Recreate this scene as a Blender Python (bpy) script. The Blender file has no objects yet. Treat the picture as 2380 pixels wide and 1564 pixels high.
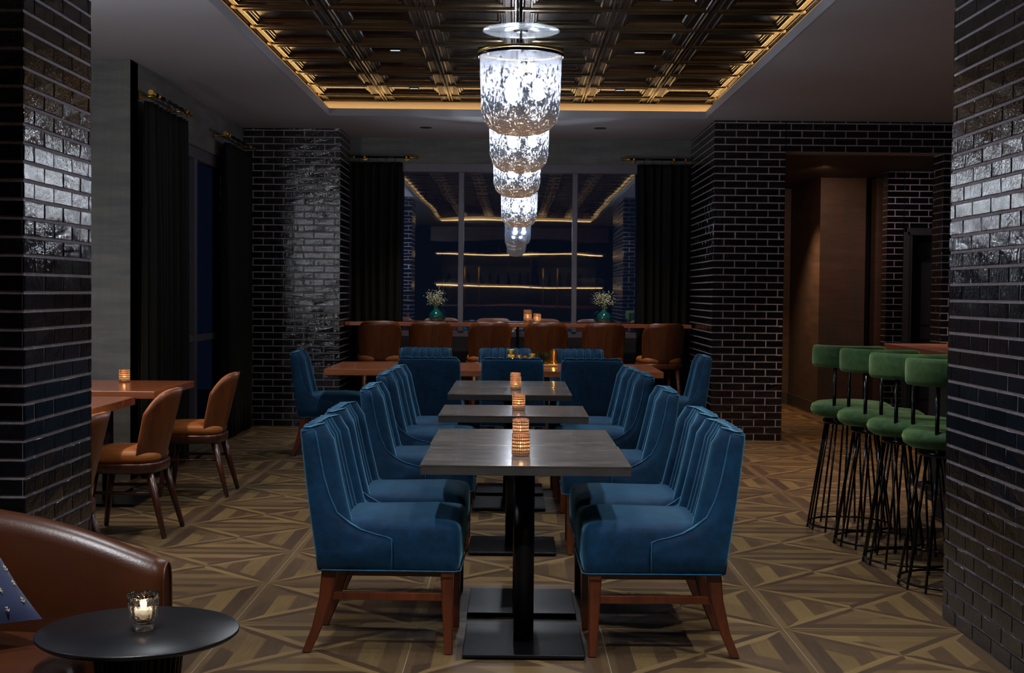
import bpy, math, random
from mathutils import Vector, Matrix
random.seed(7)
PI = math.pi
COL = bpy.context.scene.collection
SC = bpy.context.scene

# ------------------------------------------------------------------ materials
def srgb(r, g, b):
    def f(c):
        c /= 255.0
        return c / 12.92 if c <= 0.04045 else ((c + 0.055) / 1.055) ** 2.4
    return (f(r), f(g), f(b), 1.0)

class NT:
    def __init__(s, name):
        s.m = bpy.data.materials.new(name); s.m.use_nodes = True
        s.t = s.m.node_tree; s.t.nodes.clear()
        s.out = s.t.nodes.new('ShaderNodeOutputMaterial')
    def n(s, typ, ins=None, **kw):
        nd = s.t.nodes.new(typ)
        for k, v in kw.items(): setattr(nd, k, v)
        for k, v in (ins or {}).items():
            sock = nd.inputs[k]
            if isinstance(v, bpy.types.NodeSocket): s.t.links.new(v, sock)
            else: sock.default_value = v
        return nd
    def surf(s, sock):
        s.t.links.new(sock, s.out.inputs['Surface']); return s.m
    def coords(s, kind='Object', scale=(1, 1, 1)):
        tc = s.n('ShaderNodeTexCoord')
        mp = s.n('ShaderNodeMapping', {'Vector': tc.outputs[kind], 'Scale': scale})
        return mp.outputs[0]
    def noise(s, vec, scale, detail=3, rough=.5, dist=0):
        return s.n('ShaderNodeTexNoise', {'Vector': vec, 'Scale': scale, 'Detail': detail, 'Roughness': rough, 'Distortion': dist}).outputs['Fac']
    def ramp(s, fac, stops, interp='LINEAR'):
        r = s.n('ShaderNodeValToRGB', {'Fac': fac}); e = r.color_ramp.elements
        r.color_ramp.interpolation = interp
        while len(e) < len(stops): e.new(.5)
        for i, (p, c) in enumerate(stops):
            e[i].position = p; e[i].color = c if len(c) == 4 else (*c, 1)
        return r.outputs['Color']
    def mth(s, op, a, b=0.0, c=0.0):
        return s.n('ShaderNodeMath', {0: a, 1: b, 2: c}, operation=op).outputs[0]
    def mix(s, f, a, b, bt='MIX'):
        m = s.n('ShaderNodeMix', data_type='RGBA', blend_type=bt)
        for idx, v in ((0, f), (6, a), (7, b)):
            if isinstance(v, bpy.types.NodeSocket): s.t.links.new(v, m.inputs[idx])
            else: m.inputs[idx].default_value = v
        return m.outputs[2]
    def bump(s, h, strength=.3, dist=.01, normal=None):
        ins = {'Height': h, 'Strength': strength, 'Distance': dist}
        if normal is not None: ins['Normal'] = normal
        return s.n('ShaderNodeBump', ins).outputs[0]
    def bsdf(s, **kw):
        ins = {k.replace('_', ' '): v for k, v in kw.items()}
        return s.n('ShaderNodeBsdfPrincipled', ins).outputs[0]

def simple(name, c, rough=.5, metal=0.0, vscale=0, c2=None, stretch=(1, 1, 1), bscale=0, bstr=.2, bdist=.003, kind='Object', **kw):
    t = NT(name); vec = t.coords(kind, stretch)
    col = c
    if vscale:
        f = t.ramp(t.noise(vec, vscale, 5, .6), [(.3, (0, 0, 0)), (.7, (1, 1, 1))])
        col = t.mix(f, c, c2)
    a = dict(Base_Color=col, Roughness=rough, Metallic=metal)
    if bscale: a['Normal'] = t.bump(t.noise(vec, bscale, 3), bstr, bdist)
    a.update(kw)
    return t.surf(t.bsdf(**a))

def wood(name, c1, c2, axis='x', rough=.35, scale=9, coat=0.0):
    t = NT(name)
    st = {'x': (.07, 1, 1), 'y': (1, .07, 1), 'z': (1, 1, .07)}[axis]
    vec = t.coords('Object', st)
    n1 = t.noise(vec, scale * 4, 6, .6, .8); n2 = t.noise(vec, scale * .9, 2, .5)
    f = t.mth('ADD', t.mth('MULTIPLY', n1, .6), t.mth('MULTIPLY', n2, .5))
    col = t.ramp(f, [(.38, c1), (.72, c2)])
    return t.surf(t.bsdf(Base_Color=col, Roughness=rough, Coat_Weight=coat, Coat_Roughness=.2, Normal=t.bump(n1, .12, .002)))

def brick_mat():
    t = NT('glazed_black_brick'); vec = t.coords('Object')
    rnd = t.n('ShaderNodeNewGeometry').outputs['Random Per Island']
    n = t.noise(vec, 80, 2, .55); n2 = t.noise(vec, 22, 2, .5); pit = t.noise(vec, 260, 2, .5)
    col = t.mix(rnd, srgb(6, 7, 11), srgb(20, 22, 30))
    col = t.mix(t.ramp(n2, [(.45, (0, 0, 0)), (.7, (1, 1, 1))]), col, srgb(12, 10, 13))
    h = t.mth('ADD', t.mth('MULTIPLY', n2, 1.6), t.mth('ADD', n, t.mth('MULTIPLY', pit, .35)))
    r = t.mth('ADD', t.mth('MULTIPLY', rnd, .07), .06)
    tilt = t.mth('MULTIPLY', rnd, 1.0)
    return t.surf(t.bsdf(Base_Color=col, Roughness=r, Specular_IOR_Level=.8, Normal=t.bump(h, .42, .0032)))

def velvet(name, c, c2, sheen_c, sw=1.0, bs=1.0):
    t = NT(name); vec = t.coords('Object')
    n = t.noise(vec, 7, 4, .6); n2 = t.noise(vec, 30, 4, .65)
    f = t.ramp(t.mth('ADD', t.mth('MULTIPLY', n, .55), t.mth('MULTIPLY', n2, .45)), [(.38, (0, 0, 0)), (.66, (1, 1, 1))])
    col = t.mix(f, c, c2)
    return t.surf(t.bsdf(Base_Color=col, Roughness=.75, Specular_IOR_Level=.2, Sheen_Weight=sw, Sheen_Roughness=.42, Sheen_Tint=sheen_c,
                         Normal=t.bump(t.mth('ADD', n2, t.mth('MULTIPLY', t.noise(vec, 300, 2), .3)), .25 * bs, .004)))

M = {}
M['brick'] = brick_mat()
M['mortar'] = simple('pale_grey_mortar', srgb(168, 158, 166), .9, vscale=40, c2=srgb(140, 132, 140), bscale=220, bstr=.5)
M['ceiling'] = simple('charcoal_ceiling_paint', srgb(158, 158, 164), .65, vscale=.7, c2=srgb(150, 150, 155))
M['lip'] = simple('grey_soffit_paint', srgb(150, 150, 158), .6)
M['cove'] = simple('cove_paint', srgb(190, 175, 155), .6)
def wallpaper(name, ca, cb, cc):
    t = NT(name)
    a = t.noise(t.coords('Object', (.6, .6, 4)), 3.5, 5, .6); b = t.noise(t.coords('Object', (1, 1, .25)), 3, 4, .6)
    c = t.noise(t.coords('Object', (4, 4, .15)), 9, 4, .6)
    col = t.mix(t.ramp(a, [(.35, (0, 0, 0)), (.7, (1, 1, 1))]), ca, cb)
    col = t.mix(t.ramp(b, [(.4, (0, 0, 0)), (.68, (.75, .75, .75))]), col, cc)
    col = t.mix(t.mth('MULTIPLY', c, .35), col, (0.02, 0.02, 0.02, 1))
    return t.surf(t.bsdf(Base_Color=col, Roughness=.55, Normal=t.bump(a, .1, .003)))
M['paper'] = wallpaper('streaked_grey_wallpaper', srgb(84, 84, 88), srgb(122, 120, 116), srgb(98, 100, 92))
M['paper_brown'] = wallpaper('streaked_brown_wallpaper', srgb(70, 50, 46), srgb(92, 70, 60), srgb(56, 60, 56))
M['dark_trim'] = simple('dark_grey_trim', srgb(52, 52, 58), .45)
M['void'] = simple('near_black_paint', srgb(14, 14, 17), .7)
M['frame'] = simple('grey_window_frame', srgb(96, 93, 103), .4, .2)
M['door'] = simple('grey_door_paint', srgb(58, 60, 62), .5)
M['steel'] = simple('satin_black_metal', srgb(20, 20, 24), .38, .6, bscale=200, bstr=.05)
M['gloss_black'] = simple('gloss_black_metal', srgb(10, 11, 13), .18, .5)
M['brass'] = simple('brushed_brass', srgb(205, 165, 75), .3, 1.0)
M['chrome'] = simple('thin_steel_edge', srgb(190, 182, 172), .28, 1.0)
M['drape'] = velvet('black_velvet_drape', srgb(9, 9, 7), srgb(18, 16, 12), srgb(120, 108, 80), .16)
M['blue'] = velvet('blue_velvet', srgb(0, 29, 54), srgb(6, 52, 84), srgb(120, 190, 225), .7)
M['blue_piping'] = velvet('blue_velvet_piping', srgb(8, 64, 98), srgb(30, 92, 128), srgb(140, 195, 220), .9, .3)
M['green'] = velvet('green_velvet', srgb(26, 52, 28), srgb(54, 84, 44), srgb(170, 200, 140), .6)
M['mahogany'] = wood('mahogany_legs', srgb(62, 25, 12), srgb(104, 46, 20), 'z', .32, 9, .3)
M['walnut_back'] = wood('walnut_veneer', srgb(74, 36, 16), srgb(120, 62, 27), 'z', .38, 8, .2)
M['dark_leg'] = wood('dark_stained_leg', srgb(46, 20, 12), srgb(76, 34, 20), 'z', .35, 9, .3)
M['tan'] = simple('tan_leather', srgb(178, 106, 44), .5, vscale=8, c2=srgb(150, 84, 34), bscale=250, bstr=.15)
M['table_wood'] = wood('reddish_walnut_top', srgb(112, 58, 36), srgb(168, 98, 62), 'x', .2, 6, .5)
M['table_wood_y'] = wood('reddish_walnut_top_lengthwise', srgb(112, 58, 36), srgb(168, 98, 62), 'y', .22, 6, .5)
M['pale_wood'] = wood('pale_wood_board', srgb(170, 118, 72), srgb(205, 155, 100), 'x', .4)
M['leather'] = simple('brown_leather', srgb(66, 30, 12), .34, vscale=3, c2=srgb(84, 42, 18), bscale=160, bstr=.18, bdist=.002, Specular_IOR_Level=.6)
M['thread'] = simple('pale_seam_thread', srgb(150, 112, 78), .7)
M['candle_wax'] = simple('white_wax', srgb(240, 230, 215), .5, Emission_Color=(1, .62, .3, 1), Emission_Strength=.25)  # faint emission puts the flame's glow into the wax itself
def emis(name, c, s):
    t = NT(name); return t.surf(t.n('ShaderNodeEmission', {'Color': c, 'Strength': s}).outputs[0])
M['flame'] = emis('candle_flame', (1, .6, .25, 1), 14)
M['bulb'] = emis('frosted_bulb', (.9, .95, 1, 1), 14)
M['led'] = emis('warm_led_tape', (1, .60, .22, 1), 8)
M['square_lens'] = emis('square_light_lens', (.85, .92, 1, 1), 1.2)
M['bar_glow'] = emis('bar_shelf_glow', (1, .55, .2, 1), 6)

def tabletop_mat():
    t = NT('grey_smoked_stone_top')
    a = t.noise(t.coords('Object', (1, 2.6, 1)), 5, 6, .65, .6)
    b = t.noise(t.coords('Object', (.5, 5, 1)), 16, 4, .6)
    col = t.ramp(a, [(.3, srgb(72, 68, 68)), (.55, srgb(96, 91, 89)), (.75, srgb(126, 119, 115))])
    r = t.mth('ADD', t.mth('MULTIPLY', b, .16), .08)
    return t.surf(t.bsdf(Base_Color=col, Roughness=r, Specular_IOR_Level=.7, Normal=t.bump(t.noise(t.coords('Object'), 5, 2), .02, .006)))
M['stone'] = tabletop_mat()
M['stone_side'] = simple('dark_slate_edge', srgb(54, 51, 50), .5, vscale=12, c2=srgb(42, 40, 40))

def floor_mat():
    t = NT('parquet_tile_floor')
    tone = t.n('ShaderNodeAttribute', attribute_name='tone').outputs['Fac']
    uv = t.n('ShaderNodeTexCoord').outputs['UV']
    mp = t.n('ShaderNodeMapping', {'Vector': uv, 'Scale': (1, 14, 1)}).outputs[0]
    g = t.noise(mp, 4, 6, .62, .5)
    mp2 = t.n('ShaderNodeMapping', {'Vector': uv, 'Scale': (1, 4, 1)}).outputs[0]
    kn = t.noise(mp2, 2.2, 3, .5, 1.2)
    base = t.ramp(tone, [(0, srgb(62, 46, 35)), (.35, srgb(80, 62, 43)), (.65, srgb(100, 80, 51)), (1, srgb(121, 99, 64))])
    col = t.mix(t.ramp(g, [(.35, (0, 0, 0)), (.7, (.5, .5, .5))]), base, t.mix(1.0, base, (.62, .58, .54, 1), 'MULTIPLY'))
    col = t.mix(t.ramp(kn, [(.5, (0, 0, 0)), (.8, (.7, .7, .7))]), col, t.mix(1.0, base, (1.25, 1.2, 1.05, 1), 'MULTIPLY'))
    r = t.mth('ADD', t.mth('MULTIPLY', g, .2), .3)
    return t.surf(t.bsdf(Base_Color=col, Roughness=r, Specular_IOR_Level=.45, Normal=t.bump(g, .12, .002)))
M['floor'] = floor_mat()
M['grout'] = simple('floor_grout', srgb(120, 108, 98), .8)

def tin(name, hammered):
    t = NT(name); vec = t.coords('Object')
    n = t.noise(vec, 3.0, 2, .5)
    h = t.noise(vec, 150, 2, .5) if hammered else t.noise(vec, 4, 2, .5)
    col = t.mix(t.ramp(n, [(.35, (0, 0, 0)), (.7, (1, 1, 1))]), srgb(86, 74, 58), srgb(108, 96, 80))
    return t.surf(t.bsdf(Base_Color=col, Metallic=1.0, Roughness=.2 if not hammered else .25, Normal=t.bump(h, .8 if hammered else .18, .003 if hammered else .02)))
M['tin'] = tin('dark_bronze_pressed_tin', False)
M['tin_hammered'] = tin('hammered_bronze_tin', True)

def window_glass():
    t = NT('dark_window_glass')
    vec = t.coords('Object', (.25, 1, 1.1))
    nb = t.bump(t.noise(vec, 2.2, 2, .4), .05, .02)
    gl = t.n('ShaderNodeBsdfGlossy', {'Color': (.80, .88, 1, 1), 'Roughness': .015, 'Normal': nb}).outputs[0]
    tr = t.n('ShaderNodeBsdfTransparent', {'Color': (.55, .62, .7, 1)}).outputs[0]
    return t.surf(t.n('ShaderNodeMixShader', {0: .5, 1: tr, 2: gl}).outputs[0])
M['pane'] = window_glass()

def mercury():
    t = NT('mercury_glass')
    vec = t.coords('Object'); geo = t.n('ShaderNodeSeparateXYZ', {0: t.coords('Object')})
    z = geo.outputs['Z']
    sp = t.noise(t.coords('Object', (1, 1, .6)), 85, 4, .8)
    big = t.noise(t.coords('Object', (1, 1, .5)), 11, 4, .6)
    zz = t.n('ShaderNodeMapRange', {'Value': z, 'From Min': .28, 'From Max': .02, 'To Min': -.035, 'To Max': .15}).outputs[0]
    den = t.mth('ADD', t.mth('ADD', t.mth('MULTIPLY', sp, .90), t.mth('MULTIPLY', big, .15)), zz)
    dark = t.ramp(den, [(.535, (0, 0, 0)), (.585, (1, 1, 1))])
    warm = t.n('ShaderNodeMapRange', {'Value': z, 'From Min': .10, 'From Max': .0, 'To Min': 0, 'To Max': 1}).outputs[0]
    bc = t.mix(warm, srgb(98, 100, 107), srgb(138, 118, 88))
    dc = t.mix(warm, srgb(9, 10, 12), srgb(22, 14, 8))
    mott = t.ramp(big, [(.3, (.45, .45, .48)), (.7, (1, 1, 1))])
    tl = t.n('ShaderNodeBsdfTranslucent', {'Color': t.mix(dark, t.mix(1.0, bc, mott, 'MULTIPLY'), dc)}).outputs[0]
    tp = t.n('ShaderNodeBsdfTransparent', {'Color': t.mix(dark, (.9, .93, 1, 1), (.35, .33, .32, 1))}).outputs[0]
    rf = t.n('ShaderNodeBsdfRefraction', {'Color': t.mix(dark, (.8, .84, .92, 1), (.1, .1, .1, 1)), 'Roughness': .22, 'IOR': 1.04}).outputs[0]
    gl = t.n('ShaderNodeBsdfGlossy', {'Color': t.mix(dark, srgb(220, 220, 225), dc), 'Roughness': .12}).outputs[0]
    a = t.n('ShaderNodeMixShader', {0: .52, 1: tl, 2: tp}).outputs[0]
    a = t.n('ShaderNodeMixShader', {0: .22, 1: a, 2: rf}).outputs[0]
    fr = t.n('ShaderNodeLayerWeight', {'Blend': .35}).outputs['Fresnel']
    return t.surf(t.n('ShaderNodeMixShader', {0: t.mth('ADD', t.mth('MULTIPLY', fr, .25), .02), 1: a, 2: gl}).outputs[0])
M['mercury'] = mercury()
def clear(name, c, rough=.02, tw=.75):
    t = NT(name)
    fr = t.n('ShaderNodeFresnel', {'IOR': 1.5}).outputs[0]
    tp = t.n('ShaderNodeBsdfTransparent', {'Color': c}).outputs[0]
    gl = t.n('ShaderNodeBsdfGlossy', {'Color': (1, 1, 1, 1), 'Roughness': rough}).outputs[0]
    f = t.mth('MINIMUM', t.mth('ADD', fr, .05), .9)
    return t.surf(t.n('ShaderNodeMixShader', {0: f, 1: tp, 2: gl}).outputs[0])
def disc_mat():
    t = NT('clear_glass_disc')
    tp = t.n('ShaderNodeBsdfTransparent', {'Color': (.86, .9, .94, 1)}).outputs[0]
    df = t.n('ShaderNodeBsdfDiffuse', {'Color': (.7, .75, .8, 1)}).outputs[0]
    gl = t.n('ShaderNodeBsdfGlossy', {'Roughness': .1}).outputs[0]
    a = t.n('ShaderNodeMixShader', {0: .035, 1: tp, 2: df}).outputs[0]
    return t.surf(t.n('ShaderNodeMixShader', {0: .10, 1: a, 2: gl}).outputs[0])
M['clear_disc'] = disc_mat()
def glass_real(name, c, rough=0.0, bs=0, bstr=.5):
    t = NT(name); a = dict(Base_Color=c, Roughness=rough, Transmission_Weight=1.0, IOR=1.48)
    if bs: a['Normal'] = t.bump(t.noise(t.coords('Object'), bs, 2), bstr, .003)
    return t.surf(t.bsdf(**a))
def teal():
    t = NT('teal_glass')
    tp = t.n('ShaderNodeBsdfTransparent', {'Color': (.30, .80, .78, 1)}).outputs[0]
    df = t.n('ShaderNodeBsdfDiffuse', {'Color': srgb(10, 120, 118)}).outputs[0]
    gl = t.n('ShaderNodeBsdfGlossy', {'Roughness': .04}).outputs[0]
    a = t.n('ShaderNodeMixShader', {0: .35, 1: tp, 2: df}).outputs[0]
    return t.surf(t.n('ShaderNodeMixShader', {0: .16, 1: a, 2: gl}).outputs[0])
M['teal_glass'] = teal()
M['bottle_glass'] = clear('dark_bottle_glass', (.25, .2, .1, 1), .03)
def votive(name, shell, hole, nu, nv, metal=1.0, hs=3.0, rr=.30):
    t = NT(name)
    uv = t.n('ShaderNodeTexCoord').outputs['UV']
    sx = t.n('ShaderNodeSeparateXYZ', {0: uv})
    u = t.mth('MULTIPLY', sx.outputs['X'], nu); v = t.mth('MULTIPLY', sx.outputs['Y'], nv)
    fu = t.mth('SUBTRACT', t.mth('FRACT', u), .5); fv = t.mth('SUBTRACT', t.mth('FRACT', v), .5)
    d = t.mth('SQRT', t.mth('ADD', t.mth('MULTIPLY', fu, fu), t.mth('MULTIPLY', fv, fv)))
    dot = t.mth('LESS_THAN', d, rr)
    b = t.bsdf(Base_Color=shell, Metallic=metal, Roughness=.32, Normal=t.bump(d, .8, .002))
    tl = t.n('ShaderNodeBsdfTranslucent', {'Color': hole}).outputs[0]
    tp = t.n('ShaderNodeBsdfTransparent', {'Color': hole}).outputs[0]
    h = t.n('ShaderNodeMixShader', {0: .5, 1: tl, 2: tp}).outputs[0]
    base = t.n('ShaderNodeMixShader', {0: .035, 1: b, 2: tl}).outputs[0]
    return t.surf(t.n('ShaderNodeMixShader', {0: dot, 1: base, 2: h}).outputs[0])
M['copper'] = votive('beaded_copper', srgb(176, 112, 88), (1, .8, .62, 1), 30, 11)
M['gold_votive'] = votive('speckled_gold_glass', srgb(200, 160, 70), (1, .9, .6, 1), 26, 8)
M['crystal'] = glass_real('pressed_crystal', (.95, .98, .96, 1), .02, 120, .8)
M['amber_glass'] = clear('amber_glass', (.85, .68, .25, 1), .05)
M['green_glass'] = clear('green_glass', (.35, .45, .2, 1), .05)
M['leafgreen'] = simple('stem_green', srgb(92, 112, 66), .6)
M['blossom'] = simple('cream_blossom', srgb(222, 218, 190), .7)

def pillow_mat():
    t = NT('navy_linen'); uv = t.n('ShaderNodeTexCoord').outputs['UV']
    wv = t.noise(t.n('ShaderNodeMapping', {'Vector': uv, 'Scale': (60, 6, 1)}).outputs[0], 9, 3)
    return t.surf(t.bsdf(Base_Color=t.mix(wv, srgb(10, 20, 56), srgb(22, 40, 88)), Roughness=.85, Sheen_Weight=.3, Normal=t.bump(wv, .2, .002)))
M['navy'] = pillow_mat()
M['stitch'] = simple('cream_stitching', srgb(196, 186, 168), .8)

# ------------------------------------------------------------------ mesh builder
class MB:
    def __init__(s): s.v = []; s.f = []; s.mi = []; s.uv = []; s.sm = []
    def face(s, idx, mi=0, uv=None, smooth=False):
        s.f.append(tuple(idx)); s.mi.append(mi); s.uv.append(uv); s.sm.append(smooth)
    def verts(s, vs):
        b = len(s.v); s.v.extend(tuple(v) for v in vs); return b
    def box(s, x0, x1, y0, y1, z0, z1, mi=0):
        b = s.verts([(x0, y0, z0), (x1, y0, z0), (x1, y1, z0), (x0, y1, z0), (x0, y0, z1), (x1, y0, z1), (x1, y1, z1), (x0, y1, z1)])
        for q in ((0, 3, 2, 1), (4, 5, 6, 7), (0, 1, 5, 4), (1, 2, 6, 5), (2, 3, 7, 6), (3, 0, 4, 7)):
            s.face([b + i for i in q], mi)
        return s
    def rings(s, rings, closed=True, cap0=True, cap1=True, mi=0, smooth=True, uvs=False):
        """list of rings of equal length; lofts them"""
        n = len(rings[0]); bs = [s.verts(r) for r in rings]; m = len(rings)
        for k in range(m - 1):
            for i in range(n if closed else n - 1):
                j = (i + 1) % n
                uv = None
                if uvs: uv = [(i / n, k / (m - 1)), ((i + 1) / n, k / (m - 1)), ((i + 1) / n, (k + 1) / (m - 1)), (i / n, (k + 1) / (m - 1))]
                s.face((bs[k] + i, bs[k] + j, bs[k + 1] + j, bs[k + 1] + i), mi, uv, smooth)
        if cap0: s.face([bs[0] + i for i in reversed(range(n))], mi, None, False)
        if cap1: s.face([bs[-1] + i for i in range(n)], mi, None, False)
        return s
    def lathe(s, prof, n=32, c=(0, 0, 0), cap0=True, cap1=True, mi=0, uvs=False):
        R = [[(c[0] + r * math.cos(2 * PI * i / n), c[1] + r * math.sin(2 * PI * i / n), c[2] + z) for i in range(n)] for r, z in prof]
        return s.rings(R, True, cap0, cap1, mi, True, uvs)
    def tube(s, path, r, n=8, closed=False, mi=0, caps=True):
        P = [Vector(p) for p in path]; m = len(P); R = []
        rr = r if isinstance(r, (list, tuple)) else [r] * m
        prev = None
        for k in range(m):
            if closed: d = P[(k + 1) % m] - P[k - 1]
            else: d = P[min(k + 1, m - 1)] - P[max(k - 1, 0)]
            d.normalize()
            if prev is None:
                up = Vector((0, 0, 1)) if abs(d.z) < .9 else Vector((1, 0, 0))
                a = d.cross(up).normalized()
            else:
                a = (prev - d * prev.dot(d)).normalized()
            prev = a; b = d.cross(a)
            R.append([tuple(P[k] + (a * math.cos(2 * PI * i / n) + b * math.sin(2 * PI * i / n)) * rr[k]) for i in range(n)])
        if closed: R.append(R[0])
        return s.rings(R, True, caps and not closed, caps and not closed, mi)
    def sphere(s, c, r, n=10, m=6, mi=0, sq=(1, 1, 1)):
        R = []
        for k in range(1, m):
            t = PI * k / m
            R.append([(c[0] + sq[0] * r * math.sin(t) * math.cos(2 * PI * i / n), c[1] + sq[1] * r * math.sin(t) * math.sin(2 * PI * i / n), c[2] - sq[2] * r * math.cos(t)) for i in range(n)])
        return s.rings(R, True, True, True, mi)
    def prism(s, poly, z0, z1, mi=0):
        n = len(poly); return s.rings([[(x, y, z0) for x, y in poly], [(x, y, z1) for x, y in poly]], True, True, True, mi, False)
    def taper(s, p0, p1, a0, a1, mi=0, mid=None):
        """square-section post from p0 to p1 with half sizes a0,a1 ((hx,hy))"""
        pts = [(p0, a0)] + (mid or []) + [(p1, a1)]
        R = []
        for p, a in pts:
            hx, hy = a
            b = .25 * min(hx, hy)
            R.append([(p[0] + x, p[1] + y, p[2]) for x, y in ((hx - b, -hy), (hx, -hy + b), (hx, hy - b), (hx - b, hy), (-hx + b, hy), (-hx, hy - b), (-hx, -hy + b), (-hx + b, -hy))])
        return s.rings(R, True, True, True, mi, False)
    def build(s, name, mats, parent=None, loc=(0, 0, 0), rot=(0, 0, 0), bevel=0, subsurf=0, autosmooth=False):
        me = bpy.data.meshes.new(name); me.from_pydata(s.v, [], s.f)
        mats = mats if isinstance(mats, (list, tuple)) else [mats]
        for m in mats: me.materials.append(m)
        me.polygons.foreach_set('material_index', s.mi)
        me.polygons.foreach_set('use_smooth', s.sm)
        if any(u is not None for u in s.uv):
            l = me.uv_layers.new(name='UVMap'); d = []
            for f, u in zip(s.f, s.uv):
                for k in range(len(f)): d.extend(u[k] if u else (0, 0))
            l.data.foreach_set('uv', d)
        me.update(); me.validate()
        o = bpy.data.objects.new(name, me); COL.objects.link(o)
        o.location = loc; o.rotation_euler = rot
        if parent: o.parent = parent
        if bevel:
            b = o.modifiers.new('bevel', 'BEVEL'); b.width = bevel; b.segments = 3; b.limit_method = 'ANGLE'; b.angle_limit = math.radians(35)
        if subsurf:
            b = o.modifiers.new('sub', 'SUBSURF'); b.levels = subsurf; b.render_levels = subsurf
        return o

def tag(o, label=None, cat=None, group=None, kind=None):
    if label: o['label'] = label
    if cat: o['category'] = cat
    if group: o['group'] = group
    if kind: o['kind'] = kind
    return o
def thing(name, label, cat, loc=(0, 0, 0), rz=0, group=None):
    o = bpy.data.objects.new(name, None); COL.objects.link(o); o.empty_display_size = .1
    o.location = loc; o.rotation_euler = (0, 0, rz)
    return tag(o, label, cat, group)
def dup(root, loc, rz, label, group=None):
    r = root.copy(); COL.objects.link(r); r.location = loc; r.rotation_euler = (0, 0, rz)
    r['label'] = label
    if group: r['group'] = group
    for ch in list(root.children):
        c = ch.copy(); COL.objects.link(c); c.parent = r
        for g in ch.children:
            d = g.copy(); COL.objects.link(d); d.parent = c
    return r
def struct(o): o['kind'] = 'structure'; return o
def lamp(name, typ, loc, energy, color=(1, 1, 1), size=.05, rot=(0, 0, 0), parent=None, **kw):
    l = bpy.data.lights.new(name, typ); l.energy = energy; l.color = color
    if typ == 'AREA': l.size = size
    elif typ in ('POINT', 'SPOT'): l.shadow_soft_size = size
    for k, v in kw.items(): setattr(l, k, v)
    o = bpy.data.objects.new(name, l); COL.objects.link(o); o.location = loc; o.rotation_euler = rot
    if parent: o.parent = parent
    return o

# ------------------------------------------------------------------ camera
H = 1.37
cd = bpy.data.cameras.new('camera'); cd.sensor_width = 36; cd.sensor_fit = 'HORIZONTAL'; cd.lens = 3045.66 / 2380 * 36
cam = bpy.data.objects.new('camera', cd); COL.objects.link(cam)
pitch, roll, yaw = .03325, .00954, -.00205
right = Vector((math.cos(yaw), -math.sin(yaw), 0))
fwd0 = Vector((math.sin(yaw), math.cos(yaw), 0))
fwd = fwd0 * math.cos(pitch) + Vector((0, 0, -1)) * math.sin(pitch)
up = right.cross(fwd)
r2 = right * math.cos(roll) + up * math.sin(roll)
u2 = up * math.cos(roll) - right * math.sin(roll)
mw = Matrix((r2, u2, -fwd)).transposed().to_4x4(); mw.translation = (0, 0, H)
cam.matrix_world = mw; cd.clip_start = .05; cd.clip_end = 100
SC.camera = cam

# ------------------------------------------------------------------ floor
T = .75408; FX, FY = -1.146, 5.343
def clip(poly, a, b, c):
    """keep a*x+b*y+c>=0"""
    out = []
    for i in range(len(poly)):
        p, q = poly[i], poly[(i + 1) % len(poly)]
        dp, dq = a * p[0] + b * p[1] + c, a * q[0] + b * q[1] + c
        if dp >= 0: out.append(p)
        if (dp >= 0) != (dq >= 0):
            t = dp / (dp - dq); out.append((p[0] + (q[0] - p[0]) * t, p[1] + (q[1] - p[1]) * t))
    return out
def strips(poly, ang, w, off=0):
    """cut a polygon into planks of width w running along ang"""
    nx, ny = -math.sin(ang), math.cos(ang)
    ds = [p[0] * nx + p[1] * ny for p in poly]; lo, hi = min(ds), max(ds)
    k = math.floor((lo - off) / w); res = []
    while off + k * w < hi:
        a, b = off + k * w, off + (k + 1) * w
        q = clip(clip(poly, nx, ny, -a), -nx, -ny, b)
        if len(q) >= 3: res.append((q, ang))
        k += 1
    return res
A, B, C = (-.5, -.5), (.5, -.5), (0., 0.)
quad = []
def P(poly, ang, tone): quad.append((poly, ang, tone))
P1 = (-.312, -.380); P2 = (.312, -.380); Q0 = (0, -.066)
P([A, P1, Q0, C], PI / 4, .10)
P([B, P2, Q0, C], 3 * PI / 4, .86)
MID = [A, B, P2, Q0, P1]
ys = [-.5, -.466, -.375, -.26, -.15, -.06]
for k in range(5):
    q = clip(clip(MID, 0, 1, -ys[k]), 0, -1, ys[k + 1])
    if len(q) >= 3: P(q, 0, (.52, .15, .72, .25, .6)[k])
m = MB(); tones = []
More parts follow.
